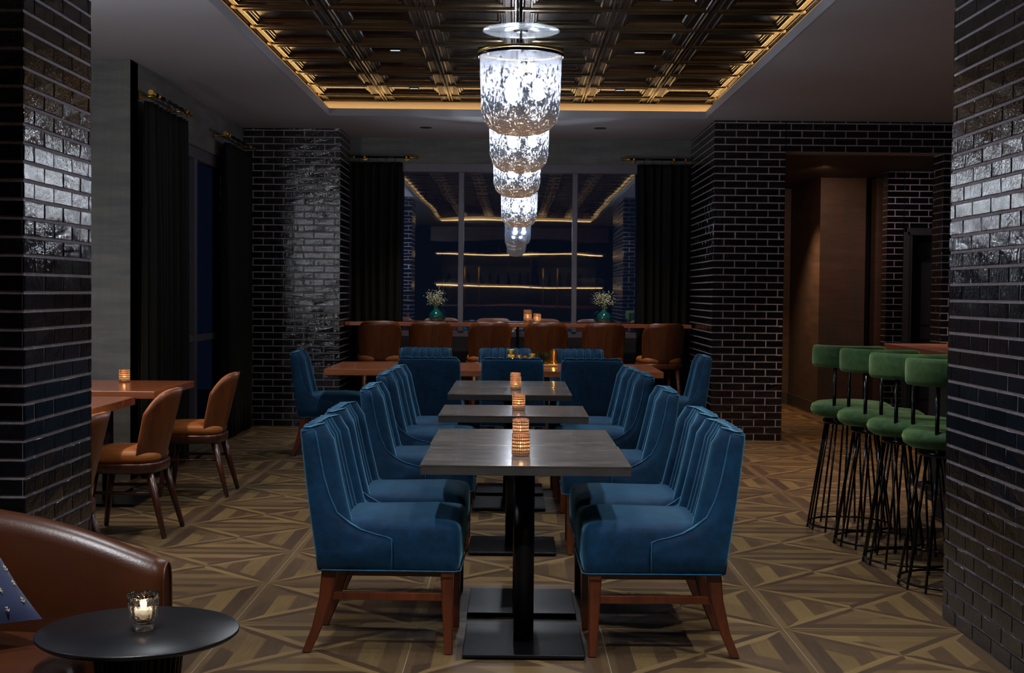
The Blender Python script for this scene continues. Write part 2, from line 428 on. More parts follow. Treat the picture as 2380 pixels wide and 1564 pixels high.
for ti in range(-6, 10):
    for tj in range(-12, 16):
        cx, cy = FX + (ti + .5) * T, FY + (tj + .5) * T
        rt = random.random()
        flip = 1
        for r in range(4):
            ca, sa = math.cos(r * PI / 2), math.sin(r * PI / 2)
            jt = [random.uniform(-.12, .12) for _ in quad]
            items = []
            for k, (poly, ang, tone) in enumerate(quad):
                if k >= 3 and random.random() < .7:
                    cxx = random.uniform(-.22, .22); sl = random.choice((-.7, .7, 0, 1.2, -1.2))
                    q1 = clip(poly, 1, sl, -cxx - sl * -.3); q2 = clip(poly, -1, -sl, cxx + sl * -.3)
                    tb = random.choice((.1, .35, .6, .9))
                    if len(q1) >= 3: items.append((k, q1, ang, tone))
                    if len(q2) >= 3: items.append((k, q2, ang, .5 * tone + .5 * tb))
                else: items.append((k, poly, ang, tone))
            for k, poly, ang, tone in items:
                pts = [((x * ca - y * sa) * .995, (x * sa + y * ca) * .995) for x, y in poly]
                tn = tone if tone is not None else random.choice((.15, .45, .75, .9))
                tn = min(1, max(0, tn + jt[k]))
                ga = ang + r * PI / 2
                ox, oy = random.random() * 20, random.random() * 20
                uv = [(px * math.cos(ga) + py * math.sin(ga) + ox, -px * math.sin(ga) + py * math.cos(ga) + oy) for px, py in pts]
                ar = sum(pts[i][0] * pts[(i + 1) % len(pts)][1] - pts[(i + 1) % len(pts)][0] * pts[i][1] for i in range(len(pts)))
                if ar < 0: pts.reverse(); uv.reverse()
                b = m.verts([(cx + x * T, cy + y * T, 0) for x, y in pts])
                m.face([b + i for i in range(len(pts))], 0, uv); tones.append(tn)
b = m.verts([(-6, -5, -.0012), (7, -5, -.0012), (7, 18, -.0012), (-6, 18, -.0012)]); m.face((b, b + 1, b + 2, b + 3), 1); tones.append(.5)
fo = struct(m.build('floor', [M['floor'], M['grout']]))
at = fo.data.attributes.new('tone', 'FLOAT', 'FACE')
if len(at.data) == len(tones): at.data.foreach_set('value', tones)

# ------------------------------------------------------------------ brick walls
BP, BH, BL = .0677, .0557, .2045
def brick_face(mb, p0, du, L, z0, z1, nrm, phase=0.0, cutouts=None):
    """running bond on a vertical face. p0 start (x,y); du unit dir; nrm outward"""
    g = .0055; k0 = math.floor(z0 / BP); z = k0 * BP; k = k0
    while z < z1 - .004:
        a0, a1 = max(z + g, z0), min(z + BP - g, z1)
        if a1 - a0 > .006:
            off = (BL / 2 if k % 2 else 0) + phase
            s = -off
            while s < L:
                e0 = max(s + g, 0.0015); e1 = min(s + BL - g, L - .0015)
                if e1 - e0 > .012:
                    mb_brick(mb, p0, du, nrm, e0, e1, a0, a1)
                s += BL
        z += BP; k += 1
def mb_brick(mb, p0, du, nrm, e0, e1, a0, a1):
    c = .0022; dp = .0075; tx, ty = random.uniform(-.0012, .0012), random.uniform(-.0012, .0012)
    def pt(e, z, d): return (p0[0] + du[0] * e + nrm[0] * d, p0[1] + du[1] * e + nrm[1] * d, z)
    b = mb.verts([pt(e0, a0, -dp), pt(e1, a0, -dp), pt(e1, a1, -dp), pt(e0, a1, -dp),
                  pt(e0, a0, -c), pt(e1, a0, -c), pt(e1, a1, -c), pt(e0, a1, -c),
                  pt(e0 + c, a0 + c, tx), pt(e1 - c, a0 + c, -tx), pt(e1 - c, a1 - c, ty), pt(e0 + c, a1 - c, -ty)])
    for q in ((0, 1, 5, 4), (1, 2, 6, 5), (2, 3, 7, 6), (3, 0, 4, 7), (4, 5, 9, 8), (5, 6, 10, 9), (6, 7, 11, 10), (7, 4, 8, 11), (8, 9, 10, 11)):
        mb.face([b + i for i in q], 0)
def brick_block(name, x0, x1, y0, y1, z0, z1, faces, phases=(0, 0, 0, 0)):
    mb = MB(); r = .0045
    mb.box(x0 + r, x1 - r, y0 + r, y1 - r, z0, z1, 1)
    if 'S' in faces: brick_face(mb, (x0, y0), (1, 0), x1 - x0, z0, z1, (0, -1), phases[0])
    if 'E' in faces: brick_face(mb, (x1, y0), (0, 1), y1 - y0, z0, z1, (1, 0), phases[1])
    if 'W' in faces: brick_face(mb, (x0, y0), (0, 1), y1 - y0, z0, z1, (-1, 0), phases[2])
    if 'N' in faces: brick_face(mb, (x0, y1), (1, 0), x1 - x0, z0, z1, (0, 1), phases[3])
    return struct(mb.build(name, [M['brick'], M['mortar']]))
CZ = 3.0
brick_block('wall_pillar_near_left', -2.45, -1.779, 4.75, 5.504, 0, CZ, 'SEN', (.05, .0, 0, 0))
brick_block('wall_pillar_near_right', 1.835, 2.75, 3.2, 5.555, 0, CZ, 'WNS', (0, 0, .06, 0))
brick_block('wall_pillar_back_left', -2.745, -1.763, 13.2, 13.97, 0, CZ, 'SE', (.10, .05, 0, 0))
brick_block('wall_pillar_back_right', 1.85, 2.52, 12.31, 13.97, 0, CZ, 'SW', (0, 0, .03, 0))
brick_block('wall_lintel_right', 2.52, 5.2, 12.31, 12.62, 2.716, CZ, 'S', (.056, 0, 0, 0))
brick_block('wall_jamb_right', 3.995, 5.2, 12.31, 12.62, 0, 2.716, 'SW', (.03, 0, .05, 0))
brick_block('wall_passage_brick', 4.0, 4.18, 14.15, 14.35, 0, 2.716, 'SW', (.02, 0, 0, 0))
brick_block('wall_passage_brick_over_door', 4.18, 5.2, 14.15, 14.35, 2.11, 2.716, 'S', (.044, 0, 0, 0))

# ------------------------------------------------------------------ room shell
m = MB()
def W(name, x0, x1, y0, y1, z0, z1, mat): return struct(MB().box(x0, x1, y0, y1, z0, z1).build(name, mat))
# back wall with window opening X -1.75..1.83, Z .9..2.74
BW = 13.95
m = MB(); m.box(-1.79, 1.87, BW, BW + .2, 2.735, CZ); m.box(-1.79, 1.87, BW, BW + .2, 0, .90)
struct(m.build('wall_back', [M['paper']]))
W('trim_1', -1.76, 1.845, BW - .012, BW, 0.0, .90, M['void'])
# left wall plane x=-2.745, opening y 9.75..12.75, z .0..2.62
LX = -2.745
m = MB(); m.box(LX - .2, LX, 9.335, 9.7, 0, CZ); m.box(LX - .2, LX, 12.75, 13.97, 0, CZ); m.box(LX - .2, LX, 9.7, 12.75, 2.60, CZ); m.box(LX - .2, LX, 9.7, 12.75, 0, .12)
struct(m.build('wall_left', M['paper']))
W('wall_left_return', -5.2, LX - .0, 9.335, 9.535, 0, CZ, M['paper'])
W('trim_2', -3.06, LX + .004, 9.331, 9.336, 0, CZ, M['paper'])
W('wall_far_left', -5.4, -5.2, -5, 9.5, 0, CZ, M['paper'])
W('wall_far_right', 5.2, 5.4, -5, 16.6, 0, CZ, M['paper'])
W('wall_front', -5.4, 5.4, -5.2, -5.0, 0, CZ, M['void'])
# ceiling with coffer opening
m = MB(); ox0, ox1, oy0, oy1 = -1.745, 1.755, -2.6, 12.2
m.box(-5.4, ox0, -5.2, 14.2, CZ, CZ + .065); m.box(ox1, 5.4, -5.2, 12.5, CZ, CZ + .065)
m.box(ox1, 2.6, 12.5, 14.2, CZ, CZ + .065)
m.box(ox0, ox1, oy1, 14.2, CZ, CZ + .065); m.box(ox0, ox1, -5.2, oy0, CZ, CZ + .065)
struct(m.build('ceiling', M['ceiling']))
m = MB(); d = .006
m.box(ox0 - .001, ox0 + d, oy0, oy1, CZ - .003, CZ + .066); m.box(ox1 - d, ox1 + .001, oy0, oy1, CZ - .003, CZ + .066)
m.box(ox0, ox1, oy1 - d, oy1 + .001, CZ - .003, CZ + .066); m.box(ox0, ox1, oy0 - .001, oy0 + d, CZ - .003, CZ + .066)
struct(m.build('trim_3', M['lip']))
rx0, rx1, ry0, ry1 = -1.855, 1.865, -2.7, 12.305; TZ = 3.151
m = MB()
m.box(rx0 - .03, rx0, ry0, ry1, CZ + .065, TZ + .03); m.box(rx1, rx1 + .03, ry0, ry1, CZ + .065, TZ + .03)
m.box(rx0 - .03, rx1 + .03, ry1, ry1 + .03, CZ + .065, TZ + .03); m.box(rx0, rx1, ry0 - .03, ry0, CZ + .065, TZ + .03)
struct(m.build('trim_4', M['cove']))
# pressed tin: nested square profiles per 0.61 m tile
TP = .61; TX0 = -3 * TP + .005; TY1 = 11.97
prof = [(0, .010), (.008, -.006), (.018, -.006), (.026, .006), (.034, .006), (.040, -.002), (.046, .004), (.078, .004), (.084, -.004), (.090, -.004), (.096, .010), (.108, .010), (.114, .018), (.124, .018), (.134, .026), (.305, .026)]
m = MB()
def tin_tile(x0, x1, y0, y1):
    xs = None; prev = None
    for k, (dd, dz) in enumerate(prof):
        dx = min(dd, (x1 - x0) / 2 - .0005); dy = min(dd, (y1 - y0) / 2 - .0005)
        z = TZ + dz
        ring = [(x0 + dx, y0 + dy, z), (x1 - dx, y0 + dy, z), (x1 - dx, y1 - dy, z), (x0 + dx, y1 - dy, z)]
        b = m.verts(ring)
        if prev is not None:
            for i in range(4):
                j = (i + 1) % 4
                m.face((prev + i, b + i, b + j, prev + j), 1 if prof[k - 1][0] == .046 else 0)
        prev = b
for i in range(6):
    for j in range(-1, 25):
        y1 = TY1 - (j - 0) * TP; y0 = y1 - TP
        if y0 < -2.7: continue
        if j == -1: y1 = ry1; y0 = TY1
        x0 = TX0 + i * TP
        tin_tile(x0 - .005, x0 - .005 + TP, y0, y1)
# cornice edge bead along the perimeter
m.box(rx0, rx0 + .05, ry0, ry1, TZ - .012, TZ + .03, 0); m.box(rx1 - .05, rx1, ry0, ry1, TZ - .012, TZ + .03, 0)
m.box(rx0, rx1, ry1 - .05, ry1, TZ - .012, TZ + .03, 0)
m.box(rx0, rx1, ry0, ry1, TZ + .032, TZ + .05, 0)
struct(m.build('ceiling_tin_panels', [M['tin'], M['tin_hammered']]))
# LED tape lying in the cove trough
m = MB(); h0, h1 = CZ + .0662, CZ + .074
m.box(ox0 - .075, ox0 - .06, oy0, oy1 + .06, h0, h1); m.box(ox1 + .06, ox1 + .075, oy0, oy1 + .06, h0, h1)
m.box(ox0 - .06, ox1 + .06, oy1 + .05, oy1 + .065, h0, h1); m.box(ox0 - .06, ox1 + .06, oy0 - .065, oy0 - .05, h0, h1)
tag(m.build('cove_light_strip', M['led']), 'warm amber light strip glowing around the tin ceiling recess', 'light strip')

# passage behind the brick opening
W('ceiling_passage', 2.52, 5.4, 12.6, 17, 2.716, 2.82, M['paper_brown'])
W('wall_passage_block', 3.475, 3.995, 15.0, 16.6, 0, 2.716, M['paper_brown'])
W('wall_passage_slot', 3.995, 4.11, 15.25, 15.4, 0, 2.716, M['void'])
W('wall_passage_panel', 4.11, 4.6, 15.0, 15.2, 0, 2.716, M['paper_brown'])
W('wall_passage_end', 2.3, 5.4, 16.6, 16.8, 0, 2.8, M['paper_brown'])
W('wall_passage_left', 2.3, 2.5, 13.97, 16.7, 0, 2.8, M['paper_brown'])
W('baseboard_passage', 3.460, 3.475, 15.0, 16.6, 0, .14, M['dark_trim'])
W('baseboard_passage_end', 2.5, 3.46, 16.585, 16.6, 0, .14, M['dark_trim'])
# door in the passage
m = MB()
for a, dd in ((0, 0), (.03, .012), (.06, 0)):
    m.box(4.18 + a, 4.215 + a, 14.14 - dd, 14.3, 0, 2.11 - a)
m.box(4.18, 5.2, 14.14, 14.3, 2.06, 2.11); m.box(4.215, 5.2, 14.128, 14.3, 2.03, 2.07)
struct(m.build('trim_5', M['door'], bevel=.004))
dr = MB(); dr.box(4.30, 5.15, 14.46, 14.50, 0, 1.97)
dr.box(4.30, 4.43, 14.445, 14.46, 0, 1.97); dr.box(4.43, 5.15, 14.445, 14.46, 1.83, 1.97); dr.box(4.43, 5.15, 14.445, 14.46, .9, 1.02); dr.box(4.43, 5.15, 14.445, 14.46, 0, .2)
dr.box(4.47, 5.1, 14.447, 14.46, 1.06, 1.79); dr.box(4.47, 5.1, 14.447, 14.46, .24, .86)
dd = dr.build('door_1', M['door'], bevel=.006); struct(dd)
W('wall_over_door', 4.2, 5.2, 14.52, 14.6, 0, 2.716, M['void'])

# ------------------------------------------------------------------ windows
def window(name, frame_boxes, panes, label=None):
    m = MB()
    for b in frame_boxes: m.box(*b)
    o = struct(m.build(name, M['frame'], bevel=.004))
    for b in panes:
        p = MB().box(*b).build('pane', M['pane'], o)
    return o
y0, y1 = BW + .02, BW + .09
window('window_1', [(-1.79, 1.87, BW - .005, y1, 2.645, 2.737), (-1.79, 1.87, y0, y1, .90, .955), (-.610, -.552, y0 - .01, y1, .955, 2.645), (.602, .655, y0 - .01, y1, .955, 2.645), (-1.79, -1.73, y0, y1, .955, 2.645), (1.80, 1.87, y0, y1, .955, 2.645)],
       [(-1.73, -.61, BW + .05, BW + .056, .955, 2.645), (-.552, .602, BW + .05, BW + .056, .955, 2.645), (.655, 1.80, BW + .05, BW + .056, .955, 2.645)])
x1 = LX - .02; x0 = LX - .1
window('window_2', [(x0, x1, 9.7, 12.75, 2.50, 2.60), (x0, x1, 9.7, 12.75, .12, .18), (x0, x1, 9.7, 12.75, .92, .98), (x0, x1 + .01, 11.28, 11.36, .18, 2.5), (x0, x1, 9.7, 9.76, .18, 2.5), (x0, x1, 12.69, 12.75, .18, 2.5)],
       [(LX - .066, LX - .06, 9.76, 11.28, .98, 2.5), (LX - .066, LX - .06, 11.36, 12.69, .98, 2.5), (LX - .066, LX - .06, 9.76, 11.28, .18, .92), (LX - .066, LX - .06, 11.36, 12.69, .18, .92)])

# ------------------------------------------------------------------ drapes and rods
def drape(name, L, H0, folds, seed, label, loc, rz):
    rnd = random.Random(seed); n = folds * 12; zs = [0.012, .3, .8, 1.5, 2.1, 2.45, H0 - .06, H0]
    ph = [rnd.uniform(-.5, .5) for _ in range(6)]
    R = []
    for z in zs:
        f = z / H0; row = []
        for i in range(n + 1):
            s = i / n
            a = 2 * PI * folds * (s + .018 * math.sin(2 * PI * s * 2.3 + ph[0] + (1 - f) * ph[1] * 2))
            amp = .038 * (.55 + .45 * (1 - f ** 3)) * (1 + .35 * math.sin(2 * PI * s * 1.7 + ph[2]))
            y = amp * (math.sin(a) + .28 * math.sin(2 * a + ph[3] + f))
            x = s * L + .012 * math.cos(a) * (1 - .4 * f) + .01 * math.sin(5 * s + 3 * f + ph[4])
            row.append((x, y, z))
        R.append(row + [(x, y + .006, z) for x, y, z in reversed(row)])
    m = MB(); m.rings(R, True, True, True)
    o = m.build('curtain_drape', M['drape'], None, loc, (0, 0, rz)); tag(o, label, 'curtain', 'black velvet curtains')
    return o
def rod(x0, x1, label, loc, rz, z, brackets, wall, two_fin=False):
    """rod along local x, wall on +y side at distance wall"""
    t = thing('curtain_rod', label, 'curtain rod', loc, rz, 'black and brass curtain rods')
    m = MB(); m.tube([(x0, 0, z), (x1, 0, z)], .011, 10); m.build('rod', M['gloss_black'], t)
    for bx in brackets:
        m = MB(); m.tube([(bx, 0, z), (bx, wall, z)], .009, 8); m.sphere((bx, 0, z), .02, 12, 8); m.lathe([(.026, 0), (.026, .008)], 16, (bx, 0, 0))
        # wall rosette as a disc facing the room
        vs = [[(bx + .026 * math.cos(a), yy, z + .026 * math.sin(a)) for a in [2 * PI * i / 16 for i in range(16)]] for yy in (wall - .008, wall)]
        mm = MB(); mm.tube([(bx, 0, z), (bx, wall - .004, z)], .009, 8); mm.sphere((bx, 0, z), .021, 12, 8); mm.rings(vs, True, True, True, 0, False)
        mm.build('bracket', M['brass'], t)
    for e, sg in ((x0, -1), (x1, 1)):
        if e == x1 and two_fin is False and False: continue
        m = MB(); m.tube([(e, 0, z), (e + sg * .02, 0, z), (e + sg * .025, 0, z), (e + sg * .10, 0, z)], [.016, .016, .011, .019], 12)
        m.build('finial', M['brass'], t)
    for k in range(6):
        xr = x0 + .05 + (x1 - x0 - .1) * k / 5
        m = MB(); m.tube([(xr, .016 * math.cos(a), z + .003 + .016 * math.sin(a) - .006) for a in [2 * PI * i / 12 for i in range(12)]], .0025, 6, True); m.tube([(xr, 0, z - .019), (xr, 0, z - .045)], .0025, 6)
        m.build('ring', M['gloss_black'], t)
    return t
DZ = 2.735
drape('d', .53, DZ, 6, 1, 'black velvet curtain left of the back window beside the left brick pillar', (-1.745, 13.865, 0), 0)
drape('d', .55, DZ, 6, 2, 'black velvet curtain right of the back window beside the right brick pillar', (1.27, 13.865, 0), 0)
rod(-1.70, -1.13, 'black curtain rod with brass finial at the upper left corner of the back window', (0, 13.84, 0), 0, 2.785, (-1.60, -1.16), .105)
rod(1.20, 1.77, 'black curtain rod with brass finial at the upper right corner of the back window', (0, 13.84, 0), 0, 2.785, (1.24, 1.66), .105)
drape('d', 1.15, DZ - .02, 9, 3, 'black velvet curtain on the left wall beside the grey wall corner', (-2.64, 9.38, 0), PI / 2)
drape('d', 1.12, DZ - .02, 9, 4, 'black velvet curtain on the left wall next to the back left brick pillar', (-2.64, 11.95, 0), PI / 2)
rod(9.45, 10.42, 'black curtain rod with brass ball ends over the nearer left wall curtain', (-2.60, 0, 0), PI / 2, 2.77, (9.55, 10.35), .14)
rod(11.85, 12.95, 'black curtain rod with brass ball ends over the left wall curtain by the brick pillar', (-2.60, 0, 0), PI / 2, 2.77, (11.9, 12.85), .14)

# ------------------------------------------------------------------ blue velvet chair (faces +x, origin under lower back)
def rrect(x0, x1, y0, y1, r, z, n=4):
    pts = []
    for cx, cy, a0 in ((x1 - r, y0 + r, -PI / 2), (x1 - r, y1 - r, 0), (x0 + r, y1 - r, PI / 2), (x0 + r, y0 + r, PI)):
        for i in range(n + 1):
            a = a0 + PI / 2 * i / n; pts.append((cx + r * math.cos(a), cy + r * math.sin(a), z))
    return pts
def xback(z): # outer back line
    t = max(0, (z - .33) / .56); return -.075 * t ** 1.15 - .008 * math.sin(PI * t)
FR = [(.325, .275), (.40, .28), (.443, .282), (.452, .262), (.463, .215), (.478, .165), (.50, .125), (.54, .095), (.60, .072), (.67, .056), (.74, .046), (.81, .038), (.834, .034), (.844, .030), (.849, .018)]
def hw(z): # half width
    t = max(0, (z - .33) / .56); return .262 - .026 * t - (.006 if z > .84 else 0) - (.008 if z > .846 else 0)
def make_blue_chair():
    t = thing('velvet_dining_chair', 'x', 'chair')
    # outer shell: sides + back, U shaped sections
    R = []; th = .034
    for z, xf in FR:
        b = xback(z); w = hw(z); f = b * .6 + xf if z > .5 else xf
        R.append([(b + .012, w, z), (b + (f - b) * .5, w, z), (f - .006, w, z), (f, w - .008, z), (f - .004, w - th, z), (b + (f - b) * .5, w - th, z), (b + .03, w - th - .01, z),
                  (b + .03, 0, z), (b + .03, -w + th + .01, z), (b + (f - b) * .5, -w + th, z), (f - .004, -w + th, z), (f, -w + .008, z), (f - .006, -w, z), (b + (f - b) * .5, -w, z), (b + .012, -w, z), (b, -w + .014, z), (b - .004, 0, z), (b, w - .014, z)])
    # n-gon caps avoided: close with faces pairing outer and inner
    m = MB(); n = len(R[0]); bs = [m.verts(r) for r in R]
    for k in range(len(R) - 1):
        for i in range(n): j = (i + 1) % n; m.face((bs[k] + j, bs[k] + i, bs[k + 1] + i, bs[k + 1] + j), 0, None, True)
    pairs = [(0, 1, 5, 6), (1, 2, 4, 5), (2, 3, 4), (17, 0, 6, 7, 16), (16, 7, 8, 14, 15), (14, 8, 9, 13), (13, 9, 10, 12), (12, 10, 11)]
    for b, rev in ((bs[0], True), (bs[-1], False)):
        for p in pairs:
            q = [b + i for i in p]; m.face(q if rev else q[::-1], 0, None, False)
    m.build('back_shell', M['blue'], t, bevel=0)
    # channelled inner back cushion
    R = []; NC = 6; nu = NC * 8; BND = [0, .225, .365, .5, .635, .775, 1]
    zs = [.44, .48, .54, .60, .66, .72, .77, .81, .836, .851, .858]
    for z in zs:
        b = xback(z); w = hw(min(z, .83)) - .006 - (.010 if z > .85 else 0)
        tt = (z - .44) / .45
        thick = .135 - .055 * tt
        if z > .82: thick -= (z - .82) * .9
        row = []
        for i in range(nu + 1):
            s = (BND[i // 8] + (BND[i // 8 + 1] - BND[i // 8]) * (i % 8) / 8) if i < nu else 1.0; y = -w + 2 * w * s
            ch = abs(math.sin(PI * i / 8)) ** .6
            sc = -1 + 2 * s
            x = b + thick * .80 + (.062 if (i < 8 or i >= nu - 8) else .046) * ch - .022 + .012 * sc * sc
            zz = z + (.012 * ch if z > .84 else 0)
            edge = min(1, (1 - abs(sc)) / .05)
            x = b + .04 + (x - b - .04) * (edge ** .5 if edge < 1 else 1)
            row.append((x, y, zz))
        back = [(b + .012, y, z + (.008 * abs(math.sin(PI * i / 8)) ** .6 if z > .84 else 0)) for i, (x, y, _) in enumerate(row)]
        R.append(row + back[::-1])
    m = MB(); m.rings([r[::-1] for r in R], True, False, False, 0, True)
    bl = len(m.v) - len(R[0]); nn = nu + 1
    for i in range(nu): m.face((bl + i, bl + i + 1, bl + 2 * nn - 2 - i, bl + 2 * nn - 1 - i)[::-1] if False else (bl + i, bl + 2 * nn - 1 - i, bl + 2 * nn - 2 - i, bl + i + 1), 0, None, True)
    m.build('channelled_backrest', M['blue'], t)
    # seat cushion: T-shaped, crowned
    def seatring(z, ins, crown=0):
        x0, x1, w = .05, .533, .256; ww = .222
        base = rrect(x0 + ins, x1 - ins, -w + ins, w - ins, .035, z, 4)
        out = []
        for x, y, zz in base:
            if x < .27: y = max(-ww + ins, min(ww - ins, y))
            out.append((x, y, zz))
        return out
    m = MB()
    secs = [(.325, .008), (.332, .001), (.38, -.002), (.44, -.003), (.475, -.001), (.492, .005), (.502, .016)]
    rg = [seatring(z, i) for z, i in secs]
    for ins, dz in ((.035, .509), (.08, .518), (.13, .524), (.19, .527)):
        rg.append(seatring(dz, ins))
    m.rings(rg, True, True, True, 0, True)
    m.build('seat_cushion', M['blue'], t)
    # piping
    for sg in (1, -1):
        path = [(.28, sg * .2615, .328), (.2815, sg * .262, .40)]
        for z, xf in FR[2:]:
            b = xback(z); f = b * .6 + xf if z > .5 else xf
            path.append((f - .002, sg * (hw(z) + .0005), z + .001))
        path.append((xback(.838) + .005, sg * (hw(.838)), .842))
        MB().tube(path, .0022, 6).build('piping', M['blue_piping'], t)
    hem = [(x, y, .327) for x, y, z in rrect(-.002, .538, -.262, .262, .03, 0, 4)]
    MB().tube(hem, .0028, 6, True).build('piping', M['blue_piping'], t)
    # legs
    for sg in (1, -1):
        MB().taper((.493, sg * .205, 0.004), (.486, sg * .213, .33), (.015, .015), (.025, .025)).build('leg', M['mahogany'], t)
        MB().taper((-.045, sg * .205, 0.004), (.045, sg * .215, .33), (.017, .015), (.030, .024), mid=[((-.005, sg * .208, .10), (.019, .017)), ((.028, sg * .212, .22), (.024, .021))]).build('leg', M['mahogany'], t)
        MB().box(.03, .48, sg * .210 - .008, sg * .210 + .008, .205, .235).build('stretcher', M['mahogany'], t, bevel=.003)
    return t
bc = make_blue_chair()
first = [True]
def place(proto, flag, loc, rz, label, group):
    if flag[0]:
        flag[0] = False; proto.location = loc; proto.rotation_euler = (0, 0, rz); proto['label'] = label; proto['group'] = group; return proto
    return dup(proto, loc, rz, label, group)
G = 'blue velvet chairs around the dining tables'
lefts = [(-.728, 5.135, 'blue velvet chair nearest the camera, left of the front stone table'), (-.735, 5.78, 'blue velvet chair second from the camera in the left row'),
         (-.745, 7.10, 'blue velvet chair left of the single middle stone table'), (-.775, 8.24, 'fourth blue velvet chair in the left row, by the far stone tables'), (-.765, 8.86, 'farthest blue velvet chair of the left row, beside the far pair of stone tables')]
rights = [(.795, 5.115, 'blue velvet chair nearest the camera, right of the front stone table'), (.795, 5.72, 'blue velvet chair second from the camera in the right row'),
          (.795, 7.03, 'blue velvet chair right of the single middle stone table'), (.80, 8.35, 'fourth blue velvet chair in the right row, by the far stone tables'), (.77, 8.95, 'farthest blue velvet chair of the right row, beside the far pair of stone tables')]
for x, y, l in lefts: place(bc, first, (x, y, 0), random.uniform(-.02, .02), l, G)
for x, y, l in rights: place(bc, first, (x, y, 0), PI + random.uniform(-.02, .02), l, G)
for x, l in ((-.665, 'left one of the three blue velvet chairs seen from behind at the long wooden table'), (-.015, 'middle one of the three blue velvet chairs seen from behind at the long wooden table'), (.605, 'right one of the three blue velvet chairs seen from behind at the long wooden table')):
    place(bc, first, (x, 10.22, 0), PI / 2, l, G)
for x, l in ((-.82, 'left blue velvet chair on the window side of the long wooden table'), (-.085, 'middle blue velvet chair on the window side, behind the candle glasses'), (.58, 'right blue velvet chair on the window side of the long wooden table')):
    place(bc, first, (x, 12.05, 0), -PI / 2, l, G)
place(bc, first, (-1.80, 11.05, 0), .05, 'blue velvet chair at the left end of the long wooden table, by the brick pillar', G)
place(bc, first, (1.55, 10.9, 0), PI - .03, 'blue velvet chair at the right end of the long wooden table, by the brick', G)

# ------------------------------------------------------------------ stone dining tables
def make_table():
    t = thing('dining_table', 'x', 'table'); w, d = .385, .318
    MB().box(-w, w, -d, d, .704, .7385).build('tabletop', [M['stone_side']], t, bevel=.0015)
    MB().box(-w + .0015, w - .0015, -d + .0015, d - .0015, .7386, .7402).build('stone_surface', [M['stone']], t)
    m = MB()
    e = .0025
    m.box(-w - .001, w + .001, -d - .001, -d + e, .736, .7405); m.box(-w - .001, w + .001, d - e, d + .001, .736, .7405); m.box(-w - .001, -w + e, -d, d, .736, .7405); m.box(w - e, w + .001, -d, d, .736, .7405)
    m.build('metal_edge', M['chrome'], t)
    MB().lathe([(.039, .018), (.039, .690)], 28).build('pole', M['steel'], t)
    MB().box(-.16, .16, -.16, .16, .688, .704).build('mounting_plate', M['steel'], t)
    MB().box(-.230, .230, -.230, .230, .008, .020).build('base_plate', M['steel'], t, bevel=.003)
    m = MB()
    for sx in (-1, 1):
        for sy in (-1, 1): m.lathe([(.016, 0), (.016, .009)], 12, (sx * .2, sy * .2, 0))
    m.build('glide', M['gloss_black'], t)
    return t
tb = make_table(); ft = [True]; GT = 'grey stone topped pedestal tables'
for x, y, l in ((.045, 5.075, 'grey stone topped pedestal table nearest the camera'), (.04, 5.72, 'second grey stone pedestal table, pushed against the nearest one'), (-.002, 7.01, 'single grey stone pedestal table in the middle of the row'),
                (-.027, 8.405, 'grey stone pedestal table, front one of the far pair'), (-.027, 9.045, 'grey stone pedestal table farthest from the camera in the far pair')):
    place(tb, ft, (x, y, 0), 0, l, GT)

# ------------------------------------------------------------------ copper votives
def make_votive(name, mat, r, h, flame=True):
    t = thing(name, 'x', 'candle holder')
    m = MB(); m.lathe([(r * .92, .001), (r, .006), (r, h * .25), (r, h * .5), (r, h * .75), (r, h - .004), (r * .985, h), (r * .95, h - .003)], 36, cap0=True, cap1=False, uvs=True)
    m.build('holder', mat, t)
    MB().lathe([(r * .62, .003), (r * .62, h * .33), (r * .5, h * .345)], 20).build('candle', M['candle_wax'], t)
    MB().lathe([(.0008, h * .34), (.004, h * .40), (.0045, h * .47), (.0005, h * .66)], 10).build('flame', M['flame'], t)
    l = lamp('candle_light', 'POINT', (0, 0, h * .55), .16, (1, .55, .25), .006, parent=t)
    return t
cv = make_votive('candle_holder', M['copper'], .0355, .086); fc = [True]; GV = 'copper votive candle holders'
TT = .7406
for x, y, z, l in ((.028, 5.06, TT, 'beaded copper candle holder nearest the camera on the front stone table'), (.030, 5.66, TT, 'beaded copper candle holder on the second stone table, behind the nearest one'),
                (.025, 7.03, TT, 'beaded copper candle holder alone on the single middle stone table'), (.010, 8.50, TT, 'beaded copper candle holder on the front table of the far pair'),
                (.008, 8.93, TT, 'beaded copper candle holder on the farthest stone table')):
    place(cv, fc, (x, y, z), random.uniform(0, 3), l, GV)
lc = place(cv, fc, (-2.60, 8.72, .7502), 1.0, 'copper candle holder on the reddish wooden table by the left curtains', GV)
place(cv, fc, (.135, 13.69, 1.058), 1.0, 'taller looking copper candle holder on the window counter', GV).scale = (1.15, 1.15, 1.55)
place(cv, fc, (.235, 13.67, 1.058), 1.0, 'shorter copper candle holder beside the taller one on the window counter', GV).scale = (1.05, 1.05, 1.1)

